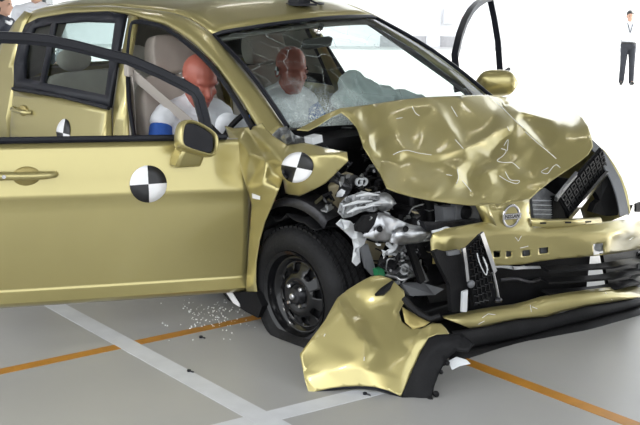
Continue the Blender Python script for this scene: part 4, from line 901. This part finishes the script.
# right-hand grille mesh, chrome bars, radiator and lamp cavity on the far side
pl('radiator', [(531, 196), (545, 188), (557, 196), (553, 219), (534, 219)], .42, 'radiator_fin', .03)
rad_ = [c for c in car.children if c.name.startswith('radiator')][-1]
for k in range(9): B().tube([onax(532+k*.25, 198+k*2.3, 0, .424), onax(556-k*.35, 198.5+k*2.3, 0, .424)], .0028, 4).build('fin', 'pale_plastic' if k % 2 else 'radiator_fin', rad_, smooth=False)
pl('dark_post', [(552, 196), (560, 195), (566, 219), (553, 219)], .43, 'black_plastic', .03)
qa, qb, qc, qd = (558, 197), (601, 148), (607, 173), (570, 218)
def mq(u, v):
    x = (qa[0]*(1-u)+qb[0]*u)*(1-v)+(qd[0]*(1-u)+qc[0]*u)*v; y = (qa[1]*(1-u)+qb[1]*u)*(1-v)+(qd[1]*(1-u)+qc[1]*u)*v
    return onax(x, y, 0, .50-.03*u)
gr2 = B().prism([mq(0, 0), mq(1, 0), mq(1, 1), mq(0, 1)], V((-.012, 0, 0))).build('grille', 'black_plastic', car, smooth=False)
for i in range(9):
    for j in range(4):
        u0, v0 = i/9+.02, j/4+.04
        B().loft([[mq(u0+a*.085, v0+b*.2)+V((c, 0, 0)) for a, b in ((0, 0), (1, 0), (1, 1), (0, 1))] for c in (.0, .012)]+[[mq(u0+a*.085, v0+b*.2)+V((.012, 0, 0)) for a, b in ((.2, .2), (.8, .2), (.8, .8), (.2, .8))], [mq(u0+a*.085, v0+b*.2)+V((.003, 0, 0)) for a, b in ((.2, .2), (.8, .2), (.8, .8), (.2, .8))]], True).build('grille_cell', 'black_plastic', gr2, smooth=False)
B().ribbon([onax(576, 174, 0, .50), onax(566, 186, 0, .51), onax(556, 199, 0, .515)], (0, 1, .8), .028, .014, smooth=3).build('chrome_strip', 'steel', gr2)
B().ribbon([onax(607, 173, 0, .50), onax(589, 194, 0, .515), onax(568, 219, 0, .52)], (0, 1, .8), .026, .014, smooth=3).build('chrome_strip', 'chrome', gr2)
pl('lamp_cavity', [(604, 176), (609, 168), (614, 172), (620, 186), (624, 200), (625.5, 215), (606, 216), (592, 212), (595, 204), (600, 200), (597, 194), (594, 190)], [.47, .46, .50, .52, .54, .54, .5, .48, .48, .48, .48, .48], 'black_plastic', .03)
pl('broken_bracket', [(626, 213), (630, 206), (633, 205), (629, 215)], .56, 'black_plastic', .01)
pl('broken_bracket', [(636, 204), (641, 202), (641, 212), (636, 212)], .58, 'black_plastic', .01)
# looms, hoses, brackets jumbled in the dark
rn = random.Random(11)
for k in range(34):
    x, y, X = rn.uniform(318, 440), rn.uniform(128, 232), rn.uniform(-.08, .20)
    pts = [(x, y, X)]
    for j in range(3): pts.append((pts[-1][0]+rn.uniform(-22, 22), min(240, max(128, pts[-1][1]+rn.uniform(-16, 18))), X+rn.uniform(-.05, .06)))
    if pts and all(300 < p[0] < 452 for p in pts): hose('hose', pts, rn.choice((.004, .006, .009, .013)), rn.choice(('black_plastic', 'rubber', 'dark_steel', 'gloss_black')))
for k in range(30):
    x, y, X = rn.uniform(385, 545), rn.uniform(236, 304), rn.uniform(.22, .42)
    pts = [(x, y, X)]
    for j in range(3): pts.append((pts[-1][0]+rn.uniform(-20, 20), min(306, max(240, pts[-1][1]+rn.uniform(-10, 10))), X+rn.uniform(-.04, .05)))
    hose('hose', pts, rn.choice((.004, .006, .010)), rn.choice(('black_plastic', 'rubber', 'dark_steel', 'gloss_black')))
for k in range(46):
    z0 = k < 24
    x, y = (rn.uniform(322, 420), rn.uniform(150, 225)) if z0 else (rn.uniform(380, 520), rn.uniform(245, 300)); X = rn.uniform(-.02, .22) if z0 else rn.uniform(.25, .42)
    c = onax(x, y, 0, X); q = Quaternion((rn.random(), rn.random(), rn.random()), rn.uniform(0, 3)).to_matrix(); s_ = rn.uniform(.02, .055)
    if gh(c) > -0.05-s_: continue
    bb_ = B(); bb_.box(c, (s_, s_*rn.uniform(.5, 1.6), s_*.25), q); bb_.box(c+q@V((s_*.4, 0, s_*.3)), (s_*.2, s_*.8, s_*.7), q); bb_.lathe([(0, .012), (.007, .012), (.008, 0), (.008, -.01)], c+q@V((0, 0, s_*.2)), q@V((0, 0, 1)), 6)
    bb_.build('bracket', rn.choice(('black_plastic', 'dark_steel', 'gloss_black', 'dark_steel', 'cast_metal')), car, smooth=False)
for k in range(44):
    a_ = k % 3
    x, y, X = ((rn.uniform(336, 400), rn.uniform(176, 214), rn.uniform(.14, .30)), (rn.uniform(384, 448), rn.uniform(206, 232), rn.uniform(.2, .36)), (rn.uniform(372, 430), rn.uniform(244, 284), rn.uniform(.30, .40)))[a_]
    c = onax(x, y, 0, X); q = Quaternion((rn.random(), rn.random(), rn.random()), rn.uniform(0, 3)).to_matrix(); s_ = rn.uniform(.010, .026)
    if gh(c) > -0.05-s_: continue
    bb_ = B(); bb_.prism([c+q@V(p)*s_ for p in ((-1, -.3, 0), (.2, -.6, 0), (1, .1, .2), (.5, .7, 0), (-.4, .4, -.2))], q@V((0, 0, .004))); bb_.build('metal_shard', rn.choice(('cast_metal', 'steel', 'pale_plastic', 'cast_metal', 'tan_metal')), car, smooth=False)
for k in range(16):
    x, y, X = rn.uniform(336, 440), rn.uniform(170, 280), rn.uniform(.26, .40)
    hose('wire', [(x, y, X), (x+rn.uniform(-14, 14), y+rn.uniform(-8, 8), X+.02), (x+rn.uniform(-20, 20), y+rn.uniform(-12, 12), X)], .0028, rn.choice(('pale_plastic', 'steel', 'cast_metal', 'black_plastic')), n=5)
hose('battery_cable', [(470, 266, .50), (485, 268, .52), (500, 266, .52), (515, 268, .52), (524, 267, .50)], .008, 'pale_plastic')
hose('wire_loom', [(500, 280, .5), (515, 279, .52), (530, 282, .52), (541, 279, .52)], .009, 'dark_steel')
pl('foil_strip', [(513, 266.5), (540, 266), (541, 268.5), (514, 269.5)], .54, 'steel', .006)
# torn pillar foot and hinge area
crumple('hinge_reinforcement', [(272, 135, 0), (279, 128, 0), (287, 126.5, 0), (294, 135, 0), (305, 138, .0), (308, 143, 0), (296, 146, 0), (286, 144, 0)], [(284, 134, .03), (293, 141, .02), (280, 138, -.02)], -.06, 'cast_metal', 0, .004, 0, jit=16, amp=.02)
hose('wire_loom', [(303, 141, .02), (308, 134, .04), (316, 130, .04), (322, 127, .02)], .012, 'grey_plastic')
pl('relay_box', [(312, 138), (322, 135), (323, 142), (313, 145)], .02, 'pale_plastic', .05)

# ------------------------------------------------------------------ interior
def fuse(name, parts, m, parent=None, voxel=.012, it=6, disp=0.0):
    """ellipsoids and limbs melted into one continuous surface"""
    b = B()
    for p in parts:
        if p[0] == 'e': b.ell(p[1], *p[2], m=p[3] if len(p) > 3 else None)
        else: b.tube(p[1], p[2], 12, smooth=4); [b.ell(q, r, r, r) for q, r in ((p[1][0], p[2][0] if isinstance(p[2], (list, tuple)) else p[2]), (p[1][-1], p[2][-1] if isinstance(p[2], (list, tuple)) else p[2]))]
    bmesh.ops.recalc_face_normals(b.bm, faces=b.bm.faces)
    me = bpy.data.meshes.new('t'); b.bm.to_mesh(me); b.bm.free(); o = bpy.data.objects.new('t', me); COL.objects.link(o)
    q = o.modifiers.new('r', 'REMESH'); q.mode = 'VOXEL'; q.voxel_size = voxel
    q = o.modifiers.new('s', 'SMOOTH'); q.iterations = it; q.factor = .5
    if disp:
        tx = bpy.data.textures.new('n', 'CLOUDS'); tx.noise_scale = .05; q = o.modifiers.new('d', 'DISPLACE'); q.texture = tx; q.strength = disp
    dg = bpy.context.evaluated_depsgraph_get(); m2 = bpy.data.meshes.new_from_object(o.evaluated_get(dg)); m2.name = name; bpy.data.objects.remove(o)
    m2.materials.clear(); return link(name, m2, m, parent, True, ang=180)
def rbox(name, rows, m, parent, sub=2): return B().loft(rows, True, True).build(name, m, parent, sub=sub)
def slab(c0, c1, w0, w1, t0, t1): return None
def seat(X, Y, m='seat_fabric'):
    s = empty('seat'); s.parent = car
    def sec(x, z, w, t, nx, nz): # rectangle section across Y, thickness along (nx,nz)
        return [V((x+nx*b*t, Y+a*w, z+nz*b*t)) for a, b in ((-1, -1), (-.9, -1.15), (.9, -1.15), (1, -1), (1.02, 0), (1, 1), (.86, .8), (-.86, .8), (-1, 1), (-1.02, 0))]
    rbox('cushion', [sec(X+.46, .50, .24, .06, -.1, 1), sec(X+.43, .52, .26, .085, 0, 1), sec(X+.2, .50, .27, .085, 0, 1), sec(X, .49, .26, .08, 0, 1), sec(X-.06, .50, .24, .05, 0, 1)], m, s)
    rbox('backrest', [sec(X-.02, .50, .24, .05, 1, .2), sec(X-.05, .56, .26, .07, 1, .2), sec(X-.10, .78, .265, .075, 1, .2), sec(X-.17, 1.0, .245, .065, 1, .25), sec(X-.20, 1.10, .20, .05, 1, .3), sec(X-.205, 1.125, .16, .025, 1, .3)], m, s)
    rbox('headrest', [sec(X-.195, 1.125, .10, .03, 1, .2), sec(X-.20, 1.15, .135, .05, 1, .2), sec(X-.215, 1.25, .14, .055, 1, .2), sec(X-.225, 1.32, .12, .045, 1, .2), sec(X-.23, 1.335, .09, .025, 1, .2)], m, s)
    for d in (-.05, .05): B().tube([(X-.19, Y+d, 1.06), (X-.20, Y+d, 1.17)], .007, 6).build('headrest_post', 'chrome', s)
    B().box((X+.18, Y, .33), (.5, .44, .17)).build('seat_base', 'dark_fabric', s, smooth=False, bev=.02)
    return s
seat(-1.30, .44); seat(-1.50, 1.25)
bench = empty('rear_seat'); bench.parent = car
def bsec(x, z, t, nx, nz): return [V((x+nx*b*t, .85+a*.62, z+nz*b*t)) for a, b in ((-1, -1), (1, -1), (1.03, 0), (1, 1), (-1, 1), (-1.03, 0))]
rbox('cushion', [bsec(-1.85, .48, .06, 0, 1), bsec(-2.0, .52, .08, 0, 1), bsec(-2.35, .5, .08, 0, 1)], 'seat_fabric', bench)
rbox('backrest', [bsec(-2.35, .52, .05, 1, .2), bsec(-2.42, .75, .075, 1, .2), bsec(-2.52, 1.02, .06, 1, .2), bsec(-2.54, 1.08, .03, 1, .2)], 'seat_fabric', bench)
for y in (.42, .85, 1.28): B().ell((-2.55, y, 1.14), .05, .12, .075).build('headrest', 'seat_fabric', bench)
B().loft([[V((x, y, z)) for y in (.2, .5, .85, 1.2, 1.5)] for x, z in ((-.20, .93), (-.35, .955), (-.55, .95), (-.66, .90), (-.68, .78), (-.60, .60))]).build('dashboard', 'dark_fabric', car, thick=.02)
sw = B(); swc = V((-.80, .44, .86)); sax = V((-.88, 0, .48)); su = sax.orthogonal().normalized(); sv_ = sax.cross(su); rows = []
for k in range(33):
    a = 2*pi*k/32; d = su*cos(a)+sv_*sin(a); rows.append([swc+d*(.18+.014*cos(b))+sax*.014*sin(b) for b in [2*pi*j/8 for j in range(8)]])
sw.loft(rows, True); swo = sw.build('steering_wheel', 'black_plastic', car)
B().ell(swc, .06, .07, .05).build('wheel_hub', 'black_plastic', swo); B().tube([swc, (-.6, .44, .74)], .03, 8).build('steering_column', 'black_plastic', swo)
for a in (0, 2.1, 4.2): B().tube([swc, swc+(su*cos(a)+sv_*sin(a))*.175], .014, 6).build('spoke', 'black_plastic', swo)
# burst airbags: passenger's over the dash, driver's limp at the wheel
AB = lambda x, y, X: onax(x, y, 0, X)
fuse('airbag', [('e', AB(352, 86, -.52), (.07, .07, .085)), ('e', AB(365, 92, -.50), (.08, .09, .07)), ('e', AB(382, 95, -.50), (.08, .09, .05)), ('e', AB(398, 98, -.48), (.07, .09, .045)), ('e', AB(350, 100, -.5), (.09, .1, .06)), ('e', AB(372, 103, -.46), (.08, .14, .05)), ('e', AB(410, 103, -.46), (.07, .12, .05))], 'airbag', car, .012, 3, .03)
fuse('airbag', [('e', V((-.88, .40, .88)), (.05, .12, .09)), ('e', V((-.90, .46, .80)), (.06, .13, .07)), ('e', V((-.86, .33, .93)), (.05, .07, .06))], 'white_cloth', car, .012, 3, .02)
# rear-view mirror and sun visors
B().loft([[onax(x, y, 0, -.80) for x, y in ((301, 44), (304, 39), (329, 36), (333, 38), (331, 46), (310, 49.5), (303, 49))], [onax(x, y, 0, -.84) for x, y in ((301, 44), (304, 39), (329, 36), (333, 38), (331, 46), (310, 49.5), (303, 49))]], True, True).build('rear_view_mirror', 'dark_fabric', car, bev=.006)
B().tube([onax(318, 36, 0, -.82), onax(322, 24, 0, -.80)], .012, 8).build('mirror_stem', 'dark_fabric', car)
# belts
B().ribbon([V((-1.42, .13, 1.16)), V((-1.30, .24, 1.02)), V((-1.17, .36, .87)), V((-1.12, .50, .70)), V((-1.12, .62, .56))], (.3, 0, 1), .05, .004, smooth=5).build('seat_belt', 'belt', car)
B().ribbon([V((-1.42, .13, 1.16)), V((-1.41, .13, .9)), V((-1.40, .13, .5))], (1, 0, 0), .05, .004).build('seat_belt', 'belt', car)
B().box((-1.42, .12, 1.17), (.05, .03, .07)).build('belt_anchor', 'trim_beige', car, smooth=False, bev=.008)

# ------------------------------------------------------------------ figures
def head_parts(c, f, s=1.0):
    """head about centre c looking along f"""
    f = V(f).normalized(); l = V((0, 0, 1)).cross(f).normalized(); u = f.cross(l); M_ = Matrix((f, l, u)).transposed()
    P = lambda a, b, d: c+(f*a+l*b+u*d)*s
    q = [('e', P(-.012, 0, .035), (.098*s, .078*s, .092*s), M_), ('e', P(.022, 0, -.035), (.070*s, .064*s, .088*s), M_), ('e', P(.050, 0, -.095), (.034*s, .036*s, .026*s), M_), ('e', P(.066, 0, .022), (.026*s, .058*s, .016*s), M_),
         ('t', [P(.078, 0, .012), P(.092, 0, -.018), P(.102, 0, -.034)], [.008*s, .012*s, .014*s]), ('e', P(.084, 0, -.066), (.012*s, .024*s, .010*s), M_), ('e', P(.070, .034, -.025), (.02*s, .022*s, .018*s), M_), ('e', P(.070, -.034, -.025), (.02*s, .022*s, .018*s), M_)]
    for sd in (-1, 1): q.append(('e', P(-.012, sd*.080, -.008), (.022*s, .010*s, .034*s), M_))
    return q, P, M_
def hand_parts(w_, d, n, s=1.0, curl=.5, thumb=1):
    """palm and five separate bent fingers from wrist w_ along d, palm normal n"""
    d = V(d).normalized(); n = V(n).normalized(); sd = d.cross(n); q = [('e', w_+d*.045*s, (.05*s, .04*s, .018*s), Matrix((d, sd, n)).transposed())]
    for k, L in enumerate((.070, .080, .075, .058)):
        b0 = w_+d*.085*s+sd*(k-1.5)*.021*s; b1 = b0+(d*cos(curl*.6)+n*sin(curl*.6))*L*.5*s; b2 = b1+(d*cos(curl*1.6)+n*sin(curl*1.6))*L*.5*s
        q.append(('t', [b0, b1, b2], [.0095*s, .009*s, .0075*s]))
    t0 = w_+d*.03*s-sd*thumb*.032*s; q.append(('t', [t0, t0+(d*.6-sd*thumb*.6+n*.3)*.035*s, t0+(d*1.3-sd*thumb*.7+n*.6)*.045*s], [.012*s, .010*s, .008*s])); return q
def dummy(cx, cy, dz, hc, look, label):
    d = empty('crash_test_dummy', CAR @ Matrix.Translation((cx, cy, dz)))
    tag(d, label, 'dummy', 'crash test dummies in the front seats')
    H, P, M_ = head_parts(V(hc), look, 1.12)
    nk = V((.0, 0, .46)); body = list(H)
    body += [('t', [P(-.02, 0, -.05), nk, V((-.04, 0, .38))], [.058, .06, .065]), ('e', V((-.03, 0, .30)), (.105, .17, .13)), ('e', V((.0, 0, .10)), (.10, .14, .14)), ('e', V((.03, 0, -.02)), (.12, .165, .10))]
    for s in (-1, 1):
        body += [('t', [V((-.03, s*.12, .38)), V((-.03, s*.19, .37))], [.055, .058]), ('t', [V((-.03, s*.195, .36)), V((.04, s*.235, .22)), V((.11, s*.235, .12))], [.056, .050, .042]), ('t', [V((.11, s*.235, .12)), V((.24, s*.20, .16)), V((.34, s*.15, .20))], [.042, .038, .028])]
        body += hand_parts(V((.34, s*.15, .20)), (.9, -s*.2, .1), (0, -s*.5, -.6), 1.0, .7, s)
        body += [('t', [V((.05, s*.09, -.02)), V((.28, s*.11, .0)), V((.46, s*.12, .03))], [.085, .078, .058]), ('t', [V((.46, s*.12, .03)), V((.60, s*.12, -.16)), V((.70, s*.12, -.30))], [.056, .052, .035]), ('t', [V((.70, s*.12, -.31)), V((.80, s*.13, -.30))], [.036, .030])]
    fuse('body', body, 'dummy_skin', d, .0085, 4)
    sh = [('e', V((-.03, 0, .30)), (.117, .182, .135)), ('e', V((.0, 0, .10)), (.112, .152, .15)), ('t', [V((-.035, -.16, .40)), V((-.03, 0, .425)), V((-.035, .16, .40))], [.062, .075, .062]), ('t', [V((-.02, 0, .42)), V((-.01, 0, .455))], [.075, .068])]
    for s in (-1, 1): sh += [('t', [V((-.03, s*.165, .385)), V((-.025, s*.195, .37))], [.070, .064])]
    fuse('vest', sh, 'white_cloth', d, .010, 4, .008)
    bl = []
    for s in (-1, 1): bl += [('t', [V((-.012, s*.212, .325)), V((.02, s*.230, .26)), V((.09, s*.24, .14))], [.062, .066, .057])]
    bl += [('e', V((.0, 0, .06)), (.118, .158, .13))]
    fuse('shirt', bl, 'blue_cloth', d, .010, 3, .008)
    fuse('shorts', [('t', [V((.02, s*.08, -.02)), V((.26, s*.11, .0))], [.10, .088]) for s in (-1, 1)]+[('e', V((.02, 0, -.02)), (.13, .175, .105))], 'blue_cloth', d, .012, 3)
    # quartered target patches on the temples
    for s in (-1, 1):
        tp = P(.0, s*.083, .0); target_disc('head_target', tp+ (M_@V((0, s*.006, 0))), M_@V((1, 0, 0)), M_@V((0, 0, 1)), .026, d, 20)
    return d
dummy(-1.29, .44, .535, (.05, 0, .57), (.92, -.10, -.30), 'bald red crash dummy in white vest seated behind the open front door')
dummy(-1.50, 1.25, .53, (.05, 0, .575), (.95, -.2, -.10), 'bald red crash dummy in white vest seen through the cracked windscreen')
def person(loc, face, h, label, top_m, leg_m, arms, extra=None, hair='short', light_collar=False):
    k = h/1.72; f = V((cos(face), sin(face), 0))
    d = empty('person', Matrix.Translation(loc) @ Matrix.Rotation(face, 4, 'Z') @ Matrix.Scale(k, 4))
    tag(d, label, 'person')
    H, P, M_ = head_parts(V((.01, 0, 1.60)), (1, 0, -.05), 1.0)
    bd = list(H)+[('t', [P(-.02, 0, -.05), V((-.02, 0, 1.44)), V((-.02, 0, 1.38))], [.052, .054, .06]), ('e', V((-.01, 0, 1.26)), (.105, .16, .16)), ('e', V((0, 0, 1.05)), (.10, .135, .14)), ('e', V((0, 0, .93)), (.11, .16, .10))]
    sl = []; tr_ = []
    for s in (-1, 1):
        sh, el, wr = V((-.01, s*.195, 1.40)), V(arms[0])*V((1, s, 1)), V(arms[1])*V((1, s, 1))
        bd += [('t', [V((-.01, s*.10, 1.39)), sh], [.055, .052]), ('t', [sh, el], [.050, .040]), ('t', [el, wr], [.040, .028])]
        bd += hand_parts(wr, (wr-el).normalized(), (0, -s, .2), 1.0, .6, s)
        sl += [('t', [V((-.01, s*.08, 1.40)), sh], [.066, .062]), ('t', [sh, el], [.061, .052]), ('t', [el, wr], [.052, .040])]
        hp, kn, an = V((0, s*.085, .92)), V((.02, s*.10, .49)), V((-.01, s*.115, .09))
        bd += [('t', [hp, kn], [.085, .055]), ('t', [kn, an], [.053, .036]), ('t', [an+V((0, 0, -.03)), an+V((.15, s*.02, -.055))], [.036, .026])]
        tr_ += [('t', [hp, kn], [.098, .072]), ('t', [kn, an+V((0, 0, -.02))], [.072, .062])]
        fuse('shoe', [('t', [an+V((-.03, 0, -.05)), an+V((.15, s*.02, -.052))], [.044, .037]), ('t', [an+V((0, 0, .0)), an+V((0, 0, -.03))], [.045, .045])], 'leather', d, .010, 2)
    fuse('body', bd, 'skin', d, .010, 4)
    fuse('shirt', [('e', V((-.01, 0, 1.26)), (.122, .178, .17)), ('e', V((0, 0, 1.05)), (.115, .150, .13)), ('t', [V((-.01, -.12, 1.41)), V((-.015, 0, 1.435)), V((-.01, .12, 1.41))], [.062, .068, .062])]+sl, top_m, d, .012, 3, .006)
    fuse('trousers', [('e', V((0, 0, .93)), (.135, .178, .115))]+tr_, leg_m, d, .012, 3, .006)
    fuse('hair', [('e', P(-.022, 0, .052), (.104, .086, .088), M_)]+([('e', P(-.045, 0, -.02), (.075, .084, .10), M_)] if hair == 'long' else [('e', P(-.05, 0, .0), (.065, .078, .08), M_)]), 'hair', d, .010, 2, .006)
    for s in (-1, 1): B().ell(P(.083, s*.030, .004), .008, .013, .006, M_, 8, 6).build('eye', 'hair', d)
    B().tube([V((.06, -.07, 1.42)), V((.075, 0, 1.40)), V((.06, .07, 1.42))], [.016, .02, .016], 8, smooth=4).build('collar', 'white_cloth', d)
    B().tube([V((.125*cos(a), .172*sin(a), .975)) for a in [2*pi*q/20 for q in range(21)]], .014, 6, cap=False).build('waist_belt', 'leather', d)
    if extra == 'lanyard':
        B().ribbon([V((.075, -.06, 1.44)), V((.125, -.03, 1.32)), V((.138, 0, 1.22)), V((.125, .03, 1.32)), V((.075, .06, 1.44))], (0, 1, 0), .016, .004, smooth=4).build('lanyard', 'dark_cloth', d)
        B().box((.142, 0, 1.16), (.005, .06, .09)).build('name_badge', 'decal_white', d, smooth=False)
    return d
mp0 = world_floor(626, 84.5); mp0.z = 0; tc_ = (CW-mp0); fa = math.atan2(tc_.y, tc_.x)
person(mp0, fa+.15, 1.64, 'man in white shirt and dark trousers standing on the sunlit floor', 'white_cloth', 'trouser_cloth', ((-.08, .25, 1.13), (-.13, .09, .97)), 'lanyard')
def spot(x, t): v = CAR.to_3x3() @ ray(x, 22); v.z = 0; p = CW+v*t; p.z = 0; return p
person(spot(3, 10.0), fa+1.75, 1.63, 'dark-haired person in black jacket standing behind the car boot', 'dark_cloth', 'trouser_cloth', ((.02, .27, 1.12), (.10, .24, .90)), None, 'long')
person(spot(37, 11.0), fa+.3, 1.80, 'person with face half hidden above the roof of the car', 'white_cloth', 'trouser_cloth', ((.02, .27, 1.12), (.10, .24, .90)))

# ------------------------------------------------------------------ instrument on the roof
rt = bvh_of(roof); rc = onax(292, 19, 1, .93)
hz_ = rt.ray_cast(V((-1.0, rc.y, 2.2)), V((0, 0, -1)))[0] or rc
rs = empty('crash_instrument', CAR @ Matrix.Translation(hz_)); tag(rs, 'small black instrument box with silver connector fixed on the car roof', 'instrument')
B().box((0, 0, .007), (.13, .12, .012)).build('base_plate', 'black_trim', rs, smooth=False)
B().box((-.01, 0, .085), (.09, .085, .15)).build('housing', 'black_trim', rs, smooth=False, bev=.006)
B().box((.045, .025, .05), (.03, .035, .035)).build('connector', 'pale_plastic', rs, smooth=False, bev=.004)
B().lathe([(.012, 0), (.012, .02), (.006, .022), (0, .022)], (.06, .025, .05), (1, 0, 0), 12).build('connector_nut', 'chrome', rs)
B().tube([(.05, .025, .03), (.06, .07, .012), (.03, .14, .012), (-.1, .2, .012)], .006, 6, smooth=4).build('cable', 'black_trim', rs)
# ------------------------------------------------------------------ litter on the floor
cr_ = B(); rg = random.Random(3)
for k in range(150):
    x, y = rg.gauss(212, 22), rg.gauss(314, 10)
    if y < 299: continue
    p = world_floor(x, y); s_ = rg.uniform(.0012, .0032); q = Quaternion((rg.random(), rg.random(), rg.random()), rg.uniform(0, 3)).to_matrix(); cr_.box(p+V((0, 0, s_*.9)), (s_*2, s_*1.6, s_*1.3), q)
tag(cr_.build('glass_crumbs', 'crack_glint_white', smooth=False), 'crumbs of broken glass scattered on the floor beside the sill', 'glass crumbs', None, 'stuff')
for (x, y), lb in zip(((201, 338), (189, 372), (365, 395)), ('tiny black bolt lying just off the orange floor line', 'tiny black bolt lying beside the long white floor line', 'tiny black bolt lying under the torn bumper corner')):
    p = world_floor(x, y); e = empty('bolt', loc=p); tag(e, lb, 'bolt', 'loose bolts on the floor')
    B().lathe([(0, .010), (.008, .010), (.0085, .001), (0, .001)], (0, 0, 0), (0, 0, 1), 6).build('bolt_head', 'black_trim', e, smooth=False)
    B().tube([(0, 0, .005), (.022, .006, .004)], .0035, 8).build('bolt_shank', 'dark_steel', e)
